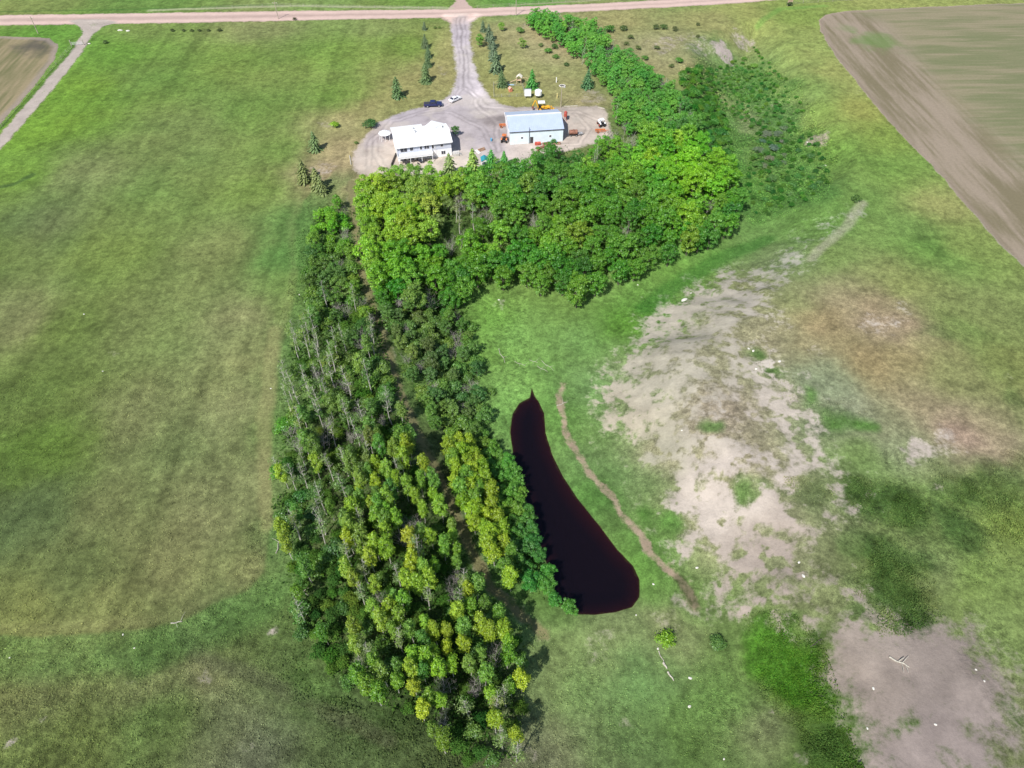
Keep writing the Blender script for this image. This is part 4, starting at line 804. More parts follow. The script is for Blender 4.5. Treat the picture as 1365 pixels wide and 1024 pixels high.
def house():
    E = 4.7; Lx = 16.9; y0 = .55; y1 = 10.8; x0 = .4; x1 = 16.5; fl = 2.35
    up = [(2.4, 3.55, 2.0, 1.3), (4.7, 3.6, .95, 1.1), (7.5, 3.6, .6, 1.1), (9.2, 3.6, 1.4, 1.1), (11.0, 3.55, .6, 1.2), (13.7, 3.6, .8, .8)]
    lo = [(1.9, 1.15, 1.7, 1.9), (4.3, 1.15, 1.6, 1.9), (6.6, 1.3, 1.2, 1.2), (9.7, 1.2, 1.3, 1.5), (14.0, 1.3, 1.2, 1.1)]
    bands(x0, x1, y0, .2, fl, E-.12, up).build('upper_wall', SIDE, H); bands(x0-.03, x1+.03, y0-.04, .24, -.1, fl-.003, lo).build('lower_wall', STUCCO, H)
    m_ = MB(); m_.box(x0, x0+.2, y0+.21, y1, -.1, E-.15); m_.box(x1-.2, x1, y0+.21, y1, -.1, E-.15); m_.box(x0+.21, x1-.21, y1-.2, y1, -.1, E-.15)
    m_.prismx([(y0+.1, E-.15), (y1-.1, E-.15), ((y0+y1)/2, E+1.0)], x0+.02, x0+.19); m_.prismx([(y0+.1, E-.15), (y1-.1, E-.15), ((y0+y1)/2, E+1.0)], x1-.19, x1-.02)
    m_.build('side_wall', STUCCO, H)
    MB().box(.4, 9.3, y1+.003, 13.0, -.1, E-.6).build('garage_wall', STUCCO, H); MB().box(11.0, 15.9, y1+.003, 12.6, -.1, E-.4).build('entry_wall', STUCCO, H)
    r = gable(0, Lx, 0, 11.35, E, E+1.5).build('roof', ROOFW, H)
    MB().prismx([(5.9, E+1.445), (13.65, E-.55), (13.65, E-.69), (5.9, E+1.3)], -.004, 9.6).build('garage_roof', ROOFW, H)
    # cross gable over the entry, ridge running out towards the drive
    g = MB(); yb = 6.6; g.add([(10.2, 10.9, E+.02), (12.8, 13.3, E+.35), (16.2, 11.4, E+.02), (12.8, yb, E+1.32), (10.2, 10.9, E-.1), (12.8, 13.3, E+.22), (16.2, 11.4, E-.1)], [(0, 1, 3), (1, 2, 3), (0, 4, 5, 1), (1, 5, 6, 2)])
    g.build('entry_roof', ROOFW, H)
    MB().tube((6.7, 5.2, E+1.2), (6.7, 5.2, E+2.1), .22, n=10).build('chimney', GALV, r); MB().tube((15.2, 6.6, E+1.0), (15.2, 6.6, E+1.75), .14, n=8).build('roof_vent', DMET, r); MB().box(6.4, 6.9, 8.4, 8.8, E+.75, E+1.1).build('roof_vent', GALV, r)
    f = MB(); f.box(.02, Lx-.02, -.06, -.004, E-.26, E-.01); f.build('gutter', WHITE, r)
    for a in up: window(H, *a, y0)
    for a in lo: window(H, *a, y0-.04)
    for yy in (3.2, 7.6):
        f = MB().box(x1, x1+.05, yy-.5, yy+.5, 2.9, 3.9).build('window', WHITE, H); MB().box(x1+.051, x1+.06, yy-.42, yy+.42, 2.98, 3.82).build('pane', GLASS, f)
    for xx in (2.6, 6.6): MB().box(xx-1.4, xx+1.4, 13.003, 13.06, 0, 2.3).build('garage_door', WHITE, H)
    # balcony along the western two thirds
    bx0, bx1, by = .35, 10.6, -1.9; b = MB().box(bx0, bx1, by, y0-.05, 2.1, 2.33).build('balcony', WHITE, H)
    q = MB(); q.box(bx0, bx1, by, by+.05, 2.5, 2.98); q.box(bx0-.02, bx1+.02, by-.03, by+.09, 2.985, 3.07)
    for k in range(12): xx = bx0+(bx1-bx0-.1)*k/11; q.box(xx, xx+.09, by+.055, by+.14, 2.335, 2.98)
    q.box(bx0, bx0+.05, by+.15, y0-.08, 2.5, 2.98); q.box(bx1-.05, bx1, by+.15, y0-.08, 2.5, 2.98); q.build('railing', WHITE, b)
    for xx in (bx0+.1, 3.8, 7.2, bx1-.25): MB().box(xx, xx+.14, by+.03, by+.17, -.1, 2.097).build('post', WHITE, b)
    MB().box(11.6, 11.75, y0-.14, y0-.045, -.1, E-.3).build('downpipe', WHITE, H)
house()
def hloc(x, y, z=0.0):
    c, s_ = math.cos(HT), math.sin(HT); X = hp[0]+x*c-y*s_; Y = hp[1]+x*s_+y*c; return (X, Y, gz(X, Y)+z)
# under the balcony
t = empty('patio_table', hloc(6.9, -1.6), HT, 'round dark patio table just outside the balcony of the white house', 'table')
MB().lathe([(.75, .70), (.78, .72), (.78, .75), (.02, .76)], n=20).build('table_top', GLASS, t); MB().lathe([(.28, 0), (.06, .08), (.05, .70)], n=10).build('pedestal', DMET, t)
for k, (a, lab) in enumerate([(0.3, 'dark metal patio chair on the east side of the round table'), (2.2, 'dark metal patio chair on the house side of the round table'), (4.0, 'dark metal patio chair on the west side of the round table')]):
    p = hloc(6.9+1.35*math.cos(a), -1.6+1.2*math.sin(a)); c = empty('patio_chair', p, HT+a+math.pi/2, lab, 'chair', 'dark chairs on the patio')
    MB().box(-.25, .25, -.25, .25, .40, .45).build('seat', DMET, c); MB().box(-.25, .25, -.30, -.255, .45, .95).build('backrest', DMET, c)
    for sx in (-.22, .22):
        for sy in (-.22, .22): MB().tube((sx, sy, 0), (sx, sy, .40), .025).build('leg', DMET, c)
t = empty('barbecue', hloc(2.6, -1.4), HT, 'black barbecue under the west end of the balcony', 'barbecue')
MB().box(-.5, .5, -.28, .28, .75, 1.0).prism([(-.5, 1.003), (.5, 1.003), (.42, 1.3), (-.42, 1.3)], -.27, .27).build('body', DMET, t, bevel=.02); MB().box(-.45, .45, -.25, .25, .1, .74).build('cart', DMET, t)
a = P(528, 207); b = P(522, 222)
o = MB().box(0, math.hypot(b[0]-a[0], b[1]-a[1]), -.15, .15, 0, .9).build('retaining_wall', DARKW, None, (a[0], a[1], gz(a[0], a[1])-.1), rz=math.atan2(b[1]-a[1], b[0]-a[0]), bevel=.02); tag(o, 'low dark timber retaining wall at the west end of the house', 'wall')
p = hloc(17.6, .3); t = empty('entry_steps', p, HT, 'small white landing with steps at the east corner of the house', 'steps')
MB().box(-.9, .9, -.8, .8, 0, .9).build('landing', CONC, t); m_ = MB(); [m_.box(.92+.3*k, 1.2+.3*k, -.6, .6, 0, .7-.2*k) for k in range(3)]; m_.build('step', CONC, t)
m_ = MB(); [m_.box(x, x+.06, -.79, -.73, .903, 1.8) for x in (-.89, -.3, .25, .83)]; m_.box(-.89, .89, -.79, -.73, 1.803, 1.87); m_.build('railing', WHITE, t)
p = P(514, 186); t = empty('gazebo', (p[0], p[1], gz(p[0], p[1])), .2, 'white eight-sided canopy standing on gravel west of the house', 'gazebo')
MB().lathe([(1.95, 2.05), (1.98, 2.15), (1.0, 2.62), (.35, 2.78), (.3, 2.95), (.03, 3.05)], n=8).build('canopy', WHITE, t)
for k in range(8): A = (k+.5)*math.pi/4*1.0; MB().tube((1.75*math.cos(k*math.pi/4), 1.75*math.sin(k*math.pi/4), 0), (1.75*math.cos(k*math.pi/4), 1.75*math.sin(k*math.pi/4), 2.06), .05).build('post', WHITE, t)
# ---------------------------------------------------------------- metal shed
sp_ = W(679, 176.5, 4.2); ST_ = math.radians(7.2)
S_ = empty('metal_shed', (sp_[0], sp_[1], gz(sp_[0], sp_[1])), ST_, 'large shed with pale blue metal roof and pale walls beside the yard', 'shed')
def shed():
    E = 4.2; L_ = 16.8; D = 12.6; holes = [(3.9, 2.0, .6, .6), (12.6, 2.0, .6, .6), (6.9, 1.05, 1.0, 2.1)]
    bands(.25, L_-.25, .25, .15, -.1, E-.1, holes).build('front_wall', PCYAN, S_)
    m_ = MB(); m_.box(.25, .4, .403, D-.4, -.1, E-.1); m_.box(L_-.4, L_-.25, .403, D-.4, -.1, E-.1); m_.box(.25, L_-.25, D-.4, D-.25, -.1, E-.1)
    for xx in (.26, L_-.39): m_.prismx([(.3, E-.098), (D-.3, E-.098), (D/2, E+1.75)], xx, xx+.13)
    m_.build('side_wall', WHITE, S_)
    r = gable(0, L_, 0, D, E, E+2.0).build('roof', PBLUE, S_)
    rb = MB(); n = 28
    for k in range(n):
        x = .3+(L_-.6)*k/(n-1)
        rb.add([(x-.03, 0, E+.002), (x+.03, 0, E+.002), (x+.03, D/2, E+2.002), (x-.03, D/2, E+2.002), (x, 0, E+.05), (x, D/2, E+2.05)], [(0, 1, 3, 2)[:3], (0, 4, 5, 3), (1, 4, 5, 2), (0, 1, 4), (2, 3, 5)])
        rb.add([(x-.03, D, E+.002), (x+.03, D, E+.002), (x+.03, D/2, E+2.002), (x-.03, D/2, E+2.002), (x, D, E+.05), (x, D/2, E+2.05)], [(0, 4, 5, 3), (1, 4, 5, 2)])
    rb.build('roof_ribs', PBLUE, r)
    MB().box(-.02, L_+.02, D/2-.25, D/2+.25, E+1.96, E+2.08).build('ridge_cap', WHITE, r); MB().box(-.1, -.003, -.02, D+.02, E-.25, E-.02).build('barge_board', WHITE, r)
    MB().box(0, L_, -.07, -.004, E-.2, E-.02).build('gutter', DMET, r)
    for h in holes[:2]: window(S_, *h, .25)
    d = MB().box(6.42, 7.38, .3, .36, 0, 2.08).build('door', DMET, S_); MB().box(7.22, 7.27, .27, .299, 1.0, 1.06).build('handle', GALV, d)
    MB().tube((6.1, .05, -.1), (6.1, .05, 5.3), .07, n=8).build('stovepipe', DMET, S_)
    m_ = MB(); m_.box(-.003+.19, .249, 3.2, 6.9, 0, 3.6); m_.build('sliding_door', WHITE, S_)
    m_ = MB(); m_.box(.19, .249, 7.6, 8.6, 0, 2.1); m_.build('side_door', GALV, S_)
shed()
def sloc(x, y, z=0.0):
    c, s_ = math.cos(ST_), math.sin(ST_); X = sp_[0]+x*c-y*s_; Y = sp_[1]+x*s_+y*c; return (X, Y, gz(X, Y)+z)
# ---------------------------------------------------------------- vehicles
def wheel(parent, x, y, r, wd_, rim=GALV, name='wheel'):
    t_ = MB(); s_ = 1 if y > 0 else -1; t_.tube((x, y-wd_/2, r), (x, y+wd_/2, r), r, n=18); w_ = t_.build(name, RUB, parent, bevel=.02)
    MB().tube((x, y+s_*(wd_/2+.001), r), (x, y+s_*(wd_/2+.02), r), r*.58, n=12).build('rim', rim, w_); return w_
def body(mb, prof, w0, w1=None):
    return mb.prism(prof, -w0, w0)
a, b = P(565.5, 142.5), P(589.5, 141.5); ang = math.atan2(b[1]-a[1], b[0]-a[0]); c = (a+b)/2
T_ = empty('pickup_truck', (c[0], c[1], gz(c[0], c[1])+.03), ang+.02, 'dark navy crew-cab pickup truck parked at the edge of the drive', 'pickup truck')
def truck(T):
    MB().prism([(-2.95, .55), (2.9, .55), (2.95, .8), (2.92, 1.12), (1.55, 1.28), (1.2, 1.28), (-2.92, 1.25)], -.97, .97).build('body', NAVY, T, bevel=.06)
    cb = MB(); cb.add([(1.25, -.92, 1.27), (1.25, .92, 1.27), (.6, -.76, 1.9), (.6, .76, 1.9), (-1.0, -.92, 1.27), (-1.0, .92, 1.27), (-.8, -.76, 1.92), (-.8, .76, 1.92)], [(0, 1, 3, 2), (2, 3, 7, 6), (4, 6, 7, 5), (0, 2, 6, 4), (1, 5, 7, 3), (0, 4, 5, 1)])
    cab = cb.build('cab', NAVY, T, bevel=.05)
    MB().add([(1.24, -.8, 1.33), (1.24, .8, 1.33), (.68, .68, 1.87), (.68, -.68, 1.87)], [(0, 1, 2, 3)]).build('windshield', GLASS, cab, (.03, 0, .02))
    MB().add([(-.99, -.75, 1.4), (-.99, .75, 1.4), (-.84, .68, 1.86), (-.84, -.68, 1.86)], [(0, 1, 2, 3)]).build('rear_window', GLASS, cab, (-.03, 0, 0))
    for s in (-1, 1): MB().add([(1.0, s*.925, 1.36), (-.85, s*.925, 1.36), (-.75, s*.79, 1.84), (.62, s*.79, 1.84)], [(0, 1, 2, 3)]).build('side_window', GLASS, cab, (0, s*.03, 0))
    MB().box(-2.8, -1.1, -.8, .8, 1.262, 1.275).build('bed', DMET, T); MB().box(-2.97, -2.96, -.6, .6, .7, 1.15).build('tailgate', NAVY, T)
    for s in (-1, 1):
        MB().box(2.93, 2.98, s*.72-.18, s*.72+.18, .85, 1.05).build('headlight', LAMPW, T); MB().box(-3.0, -2.94, s*.85-.08, s*.85+.08, .8, 1.15).build('taillight', LAMPR, T); MB().box(.95, 1.15, s*1.1-.1, s*1.1+.1, 1.3, 1.48).build('mirror', NAVY, T)
    MB().box(2.9, 3.08, -.9, .9, .45, .65).build('bumper', CHROME, T); MB().box(-3.1, -2.98, -.9, .9, .45, .65).build('bumper', CHROME, T)
    for x in (1.9, -1.85):
        for s in (-1, 1): wheel(T, x, s*.86, .42, .28)
truck(T_)
a, b = P(600, 137.5), P(613, 131.5); ang = math.atan2(b[1]-a[1], b[0]-a[0]); c = (a+b)/2
K = empty('sedan_car', (c[0], c[1], gz(c[0], c[1])+.03), ang, 'white sedan parked at an angle where the drive meets the yard', 'car')
def car(T):
    MB().prism([(-2.25, .35), (2.2, .35), (2.3, .6), (2.2, .82), (1.1, .98), (-1.6, 1.0), (-2.25, .92)], -.88, .88).build('body', WCAR, T, bevel=.08)
    cb = MB(); cb.add([(1.1, -.8, .96), (1.1, .8, .96), (.35, -.62, 1.42), (.35, .62, 1.42), (-1.6, -.8, .96), (-1.6, .8, .96), (-.95, -.62, 1.42), (-.95, .62, 1.42)], [(0, 1, 3, 2), (2, 3, 7, 6), (4, 6, 7, 5), (0, 2, 6, 4), (1, 5, 7, 3), (0, 4, 5, 1)])
    cab = cb.build('cabin', WCAR, T, bevel=.04)
    MB().add([(1.08, -.7, 1.0), (1.08, .7, 1.0), (.42, .57, 1.40), (.42, -.57, 1.40)], [(0, 1, 2, 3)]).build('windshield', GLASS, cab, (.035, 0, .02)); MB().add([(-1.55, -.7, 1.02), (-1.55, .7, 1.02), (-1.0, .57, 1.40), (-1.0, -.57, 1.40)], [(0, 1, 2, 3)]).build('rear_window', GLASS, cab, (-.035, 0, .02))
    for s in (-1, 1):
        MB().add([(.95, s*.8, 1.03), (-1.4, s*.8, 1.03), (-.95, s*.66, 1.36), (.38, s*.66, 1.36)], [(0, 1, 2, 3)]).build('side_window', GLASS, cab, (0, s*.035, 0))
        MB().box(2.24, 2.3, s*.62-.17, s*.62+.17, .6, .74).build('headlight', LAMPW, T); MB().box(-2.3, -2.25, s*.66-.14, s*.66+.14, .65, .85).build('taillight', LAMPR, T)
    for x in (1.4, -1.35):
        for s in (-1, 1): wheel(T, x, s*.8, .33, .2)
car(K)
# yellow backhoe behind the shed, boom to the west
p = P(722, 147); B = empty('backhoe', (p[0], p[1], gz(p[0], p[1])+.03), .04, 'yellow backhoe with white cab roof parked behind the blue-roofed shed', 'backhoe')
def hoe(T):
    MB().prism([(-.2, .6), (2.6, .6), (2.7, .9), (2.6, 1.35), (.9, 1.55), (-.2, 1.5)], -.55, .55).build('body', YEL, T, bevel=.04); MB().box(-1.1, -.22, -.6, .6, .55, 1.0).build('frame', DMET, T)
    cb = MB()
    for x in (-1.0, .75):
        for s in (-.7, .7): cb.box(x-.04, x+.04, s-.04, s+.04, 1.0, 2.65)
    cab = MB().box(-1.04, .79, -.74, .74, .95, 1.0).build('cab', DMET, T); [MB().box(x-.04, x+.04, s-.04, s+.04, 1.003, 2.65).build('cab_post', DMET, cab) for x in (-1.0, .75) for s in (-.7, .7)]; MB().box(-1.25, 1.0, -.9, .9, 2.66, 2.8).build('cab_roof', WHITE, cab, bevel=.05); MB().box(-.6, 0, -.3, .3, 1.51, 1.65).box(-.65, -.55, -.3, .3, 1.66, 2.15).build('seat', DMET, cab)
    ar = MB()
    for s in (-.75, .75): ar.path([(.5, s, 1.5), (2.6, s, 1.1), (3.3, s, .5)], [.11, .1, .1], 6)
    ar.build('loader_arm', YEL, T); MB().prism([(3.25, .15), (4.1, .1), (4.15, .2), (3.45, .3), (3.4, .95), (3.25, .95)], -1.1, 1.1).build('loader_bucket', YEL, T)
    MB().path([(-1.1, 0, 1.0), (-1.9, .0, 3.1), (-2.2, 0, 3.3)], [.2, .17, .15], 6).build('boom', YEL, T); MB().path([(-2.2, 0, 3.3), (-3.0, 0, 1.5)], [.15, .12], 6).build('dipper', YEL, T); MB().prism([(-3.2, 1.5), (-2.8, 1.5), (-2.5, .9), (-2.9, .6), (-3.3, .8)], -.35, .35).build('digging_bucket', RUST, T)
    for s in (-1, 1): wheel(T, -.55, s*.85, .68, .4, YEL); wheel(T, 2.05, s*.75, .42, .28, YEL); MB().path([(-1.1, s*.3, .7), (-1.7, s*1.1, .1)], [.08, .08], 5).build('stabiliser', YEL, T)
hoe(B)
def tractor(name, p, rz, m_, mr_, lab, cat='tractor', roof=WHITE):
    T = empty(name, (p[0], p[1], gz(p[0], p[1])+.03), rz, lab, cat)
    MB().prism([(0, .7), (1.9, .7), (1.95, 1.3), (0, 1.5)], -.33, .33).build('hood', m_, T, bevel=.04); MB().box(-1.0, 0, -.45, .45, .6, 1.2).build('chassis', DMET, T)
    cb = MB().box(-1.0, .1, -.5, .5, 1.15, 1.2).build('cab', DMET, T); [MB().box(x-.04, x+.04, s-.04, s+.04, 1.203, 2.35).build('cab_post', DMET, cb) for x in (-.95, .1) for s in (-.46, .46)]; MB().box(-1.1, .3, -.65, .65, 2.353, 2.47).build('cab_roof', roof, cb, bevel=.03)
    MB().box(-.7, -.25, -.25, .25, 1.2, 1.5).build('seat', DMET, cb)
    for s in (-1, 1): wheel(T, -.65, s*.75, .7, .35, mr_); wheel(T, 1.5, s*.6, .38, .22, mr_); MB().prism([(-1.35, 1.25), (-1.0, 1.5), (-.3, 1.5), (.05, 1.25), (-.3, 1.43), (-1.0, 1.43)], s*.75-.2, s*.75+.2).build('fender', m_, T)
    return T
tractor('tractor', P(801, 168), 1.9, WHITE, RED, 'white tractor with dark wheels by the east edge of the yard')
tractor('garden_tractor', P(672.5, 189), 1.4, ORG, WHITE, 'small orange tractor beside the west wall of the shed', roof=ORG)
def implement(p, rz, m_, L_, lab, n=5, name='farm_implement'):
    T = empty(name, (p[0], p[1], gz(p[0], p[1])), rz, lab, 'farm implement')
    f = MB(); f.box(-L_/2, L_/2, -.75, -.62, .55, .7); f.box(-L_/2, L_/2, .62, .75, .55, .7); f.box(-L_/2, L_/2, -.06, .06, .7, .85)
    for k in range(n): x = -L_/2+.1+(L_-.2)*k/(n-1); f.box(x-.06, x+.06, -.62, .62, .56, .69)
    fr = f.build('frame', m_, T); 
    for k in range(n): x = -L_/2+.1+(L_-.2)*k/(n-1); MB().path([(x, .6, .56), (x, .85, .3), (x, .65, .02)], [.04, .04, .03], 5).build('tine', RUST, T)
    MB().box(L_/2, L_/2+1.0, -.06, .06, .5, .62).build('drawbar', m_, T)
    for s in (-1, 1): wheel(T, -L_/4, s*.9, .32, .16, m_)
    return T
implement(P(671, 169), .1, ORG, 2.7, 'orange wheeled implement just west of the shed roof', 6); implement(P(800, 176), .05, ORG, 3.2, 'orange implement in front of the white tractor', 7)
# rusty tank wagon, fuel tank, loader bucket
p = P(764, 181); T = empty('tank_wagon', (p[0], p[1], gz(p[0], p[1])), .08, 'rusty brown tank on a wagon east of the shed', 'tank wagon')
MB().tube((-1.25, 0, 1.25), (1.25, 0, 1.25), .7, n=20).build('tank', RUST, T, bevel=.05); MB().box(-1.4, 1.4, -.5, .5, .42, .55).box(1.4, 2.5, -.06, .06, .42, .52).build('frame', DMET, T); [wheel(T, x, s*.7, .32, .18) for x in (-.9, .9) for s in (-1, 1)]; MB().tube((0, 0, 1.9), (0, 0, 2.05), .22, n=12).build('hatch', RUST, T)
p = P(753.5, 160); T = empty('fuel_tank', (p[0], p[1], gz(p[0], p[1])), 1.45, 'faded red fuel tank on legs at the northeast corner of the shed', 'fuel tank')
MB().tube((-1.0, 0, 2.0), (1.0, 0, 2.0), .55, n=18).build('tank', RED, T, bevel=.04); [MB().tube((x, s*.4, 0), (x*.9, s*.3, 1.6), .05).build('leg', RED, T) for x in (-.8, .8) for s in (-1, 1)]
p = P(773, 180); T = empty('utility_trailer', (p[0], p[1], gz(p[0], p[1])), .3, 'small grey trailer next to the rusty tank wagon', 'trailer'); m_ = MB(); m_.box(-.8, .8, -.5, .5, .4, .46); [m_.box(*q) for q in ((-.8, .8, -.5, -.45, .461, .75), (-.8, .8, .45, .5, .461, .75), (-.8, -.75, -.44, .44, .461, .75), (.75, .8, -.44, .44, .461, .75))]; m_.build('box', GALV, T); MB().box(.8, 1.6, -.04, .04, .4, .45).build('drawbar', DMET, T); [wheel(T, 0, s*.62, .3, .14) for s in (-1, 1)]
# things along the shed's front
x0 = 8.6; q = sloc(x0, -1.0); T = empty('tool_chest', q, ST_, 'red tool chest against the front of the shed beside its door', 'chest'); MB().box(-.9, .9, -.35, .35, .1, .95).build('body', RED, T, bevel=.03); [MB().box(-.85, .85, -.38, -.352, .15+.26*k, .37+.26*k).build('drawer', RED, T) for k in range(3)]
for k, (dx, dy, rz, lab) in enumerate([(11.2, -1.1, .1, 'stack of tan boards against the shed nearest the red chest'), (14.3, -1.3, -.12, 'stack of tan boards at the east end of the shed front'), (9.5, -3.2, .5, 'loose stack of tan boards out in front of the red chest')]):
    T = empty('board_stack', sloc(dx, dy), ST_+rz, lab, 'board stack', 'stacks of boards by the shed')
    for j in range(5): MB().box(-1.2+.1*random.random(), 1.2+.1*random.random(), -.4+.06*random.random(), .4, .02+.13*j, .13+.13*j).build('board_layer', TAN if j % 2 else RUST, T)
for k, (px_, py_, r, lab) in enumerate([(655, 188, .35, 'blue barrel standing in the yard west of the shed'), (741, 192, .33, 'blue barrel near the trees south of the shed')]):
    p = P(px_, py_); T = empty('barrel', (p[0], p[1], gz(p[0], p[1])), 0, lab, 'barrel'); MB().lathe([(.27, 0), (.3, .05), (.29, .3), (.31, .33), (.29, .36), (.29, .6), (.31, .63), (.29, .66), (.3, .86), (.27, .9)], n=16).build('body', BLUET, T); MB().tube((.12, 0, .9), (.12, 0, .94), .05, n=8).build('bung', WHITE, T)
p = P(717, 201); T = empty('barrel', (p[0], p[1], gz(p[0], p[1])), 0, 'rusty barrel at the tree edge below the shed', 'barrel'); MB().lathe([(.28, 0), (.29, .3), (.31, .33), (.29, .36), (.29, .6), (.31, .63), (.29, .66), (.28, .9)], n=16).build('body', RUST, T)
# small white shed with teal roof
p = P(646, 221); T = empty('garden_shed', (p[0], p[1], gz(p[0], p[1])), .12, 'tiny white shed with a teal roof between the spruces', 'shed')
MB().box(-.85, .85, -1.0, 1.2, 0, 2.1).prism([(-.85, 2.1), (.85, 2.1), (0, 2.6)], -.99, 1.19).build('wall', WHITE, T); MB().prism([(-1.05, 2.03), (0, 2.68), (1.05, 2.03), (1.05, 2.12), (0, 2.78), (-1.05, 2.12)], -1.2, 1.4).build('roof', TEAL, T); MB().box(-.4, .4, -1.05, -1.003, .05, 1.85).build('door', SIDE, T)
p = P(643, 201.5); T = empty('board_stack', (p[0], p[1], gz(p[0], p[1])), .6, 'leaning pile of brown boards behind the teal-roofed shed', 'board stack'); [MB().box(-1.2, 1.2, -.1+.2*j, .08+.2*j, .05+.1*j, .12+.12*j).build('board', RUST if j % 2 else TAN, T) for j in range(5)]
p = P(637, 203); o = MB().box(-1.1, 1.1, -.45, .45, 0, .35).build('white_skiff', WHITE, None, (p[0], p[1], gz(p[0], p[1])), rz=2.1, bevel=.15); tag(o, 'upturned small white boat beside the pile of brown boards', 'boat')
# ---------------------------------------------------------------- garden plot, tanks, playset
def fence_line(pts, name, label, cat, h=1.1, m_=GALV, post=.06, rails=2, gap=2.6, group=None):
    p0 = pts[0]; T = empty(name, (p0[0], p0[1], gz(p0[0], p0[1])), 0, label, cat, group)
    for a, b in zip(pts, pts[1:]):
        L_ = math.hypot(b[0]-a[0], b[1]-a[1]); n = max(1, round(L_/gap))
        for k in range(n):
            x = a[0]+(b[0]-a[0])*k/n; y = a[1]+(b[1]-a[1])*k/n; z = gz(x, y)-gz(p0[0], p0[1])
            x2 = a[0]+(b[0]-a[0])*(k+1)/n; y2 = a[1]+(b[1]-a[1])*(k+1)/n; z2 = gz(x2, y2)-gz(p0[0], p0[1])
            MB().tube((x-p0[0], y-p0[1], z-.05), (x-p0[0], y-p0[1], z+h), post, n=6).build('post', m_, T)
            r = MB()
            for j in range(rails): q = h*(.95-.42*j); r.tube((x-p0[0], y-p0[1], z+q), (x2-p0[0], y2-p0[1], z2+q), .022 if rails > 2 else .035, n=4)
            r.build('rail', m_, T)
    return T
A_, B_, C_, D_ = P(658, 113), P(658.5, 129.5), P(699, 128.5), P(697, 115)
fence_line([A_, B_, C_, D_, A_], 'garden_fence', 'weathered rail fence round the dark garden plot by the big spruce', 'fence', 1.0, mat('grey_boards', (.36, .35, .33), .85), .07, 3, 2.4)
for px_, py_, sq, lab in ((703.5, 130, True, 'white square-sided tank on legs beside the garden plot'), (717.5, 130, False, 'round white tank on legs east of the square one')):
    p = P(px_, py_); T = empty('storage_tank', (p[0], p[1], gz(p[0], p[1])), .05, lab, 'tank')
    if sq: MB().box(-1.1, 1.1, -.8, .8, .7, 2.5).build('tank', PLAST, T, bevel=.12); MB().box(-1.15, 1.15, .3, .86, 2.503, 2.6).build('lid', GALV, T)
    else: MB().lathe([(.3, .55), (1.15, .95), (1.2, 1.05), (1.2, 2.3), (1.1, 2.42), (.35, 2.75), (.3, 2.85)], n=24).build('tank', PLAST, T, smooth=False)
    [MB().tube((.8*sx, .6*sy, 0), (.8*sx, .6*sy, 1.0), .05).build('leg', GALV, T) for sx in (-1, 1) for sy in (-1, 1)]
p = P(690, 111); T = empty('playset', (p[0], p[1], gz(p[0], p[1])), -.2, 'tan wooden playset with a slide behind the garden plot', 'playset')
[MB().box(x-.06, x+.06, y-.06, y+.06, 0, 2.3).build('post', WOODL, T) for x in (-.2, 1.3) for y in (-.7, .7)]; MB().box(-.14, 1.24, -.64, .64, 1.2, 1.3).build('deck', WOODL, T); MB().prism([(-.45, 2.25), (.55, 3.0), (1.55, 2.25), (1.55, 2.32), (.55, 3.08), (-.45, 2.32)], -.95, .95).build('roof', mat('cream_canvas', (.8, .74, .62), .8), T)
MB().prism([(-.2, 1.3), (-2.6, .15), (-2.6, .22), (-.2, 1.38)], -.25, .25).build('slide', WOODL, T); MB().tube((1.36, 0, 2.1), (3.4, 0, 2.1), .06).tube((3.4, 0, 2.1), (3.7, -.8, 0), .05).tube((3.4, 0, 2.1), (3.7, .8, 0), .05).build('swing_beam', WOODL, T)
for sx in (2.0, 2.8): MB().box(sx-.2, sx+.2, -.1, .1, .5, .54).tube((sx-.18, 0, .54), (sx-.18, 0, 2.1), .012, n=4).tube((sx+.18, 0, .54), (sx+.18, 0, 2.1), .012, n=4).build('swing', DMET, T)
p = P(680.5, 122); T = empty('playhouse', (p[0], p[1], gz(p[0], p[1])), .5, 'small orange-red playhouse inside the garden plot', 'playhouse'); MB().box(-.55, .55, -.5, .5, 0, 1.0).build('wall', PINK, T, bevel=.04); MB().prism([(-.7, .98), (0, 1.5), (.7, .98), (.7, 1.04), (0, 1.58), (-.7, 1.04)], -.65, .65).build('roof', mat('salmon_plastic', (.75, .42, .33), .5), T)
p = P(681, 113.5); o = MB().box(-1.2, 1.2, -.35, .35, 0, .25).build('paddling_pool', mat('pale_blue_plastic', (.35, .52, .62), .5), None, (p[0], p[1], gz(p[0], p[1])), bevel=.08); tag(o, 'pale blue plastic trough at the back of the garden plot', 'trough')
p = P(749.5, 115); T = empty('fire_pit', (p[0], p[1], gz(p[0], p[1])), 0, 'pale stone fire ring on the lawn north of the yard light', 'fire pit')
for k in range(12): MB().box(-.2, .2, -.14, .14, 0, .3).build('stone', STONE, T, (1.0*math.cos(k*.5236), .8*math.sin(k*.5236), 0), rz=k*.5236+1.57, bevel=.05)
MB().lathe([(.8, 0), (.75, .05), (.05, .06)], n=14).build('ash', DMET, T)
for px_, py_, m_, h, lab in ((741.5, 110, WHITE, 1.6, 'short white post on the lawn above the fire ring'), (742.5, 131, mat('straw_yellow', (.7, .6, .25), .7), 1.5, 'short yellow post on the lawn left of the yard light')):
    p = P(px_, py_); o = MB().box(-.12, .12, -.12, .12, 0, h).box(-.17, .17, -.17, .17, h+.003, h+.08).build('marker_post', m_, None, (p[0], p[1], gz(p[0], p[1]))); tag(o, lab, 'post')
p = P(747.5, 143.5); T = empty('yard_light', (p[0], p[1], gz(p[0], p[1])), 0, 'tall pale pole with a yard light behind the shed', 'light pole')
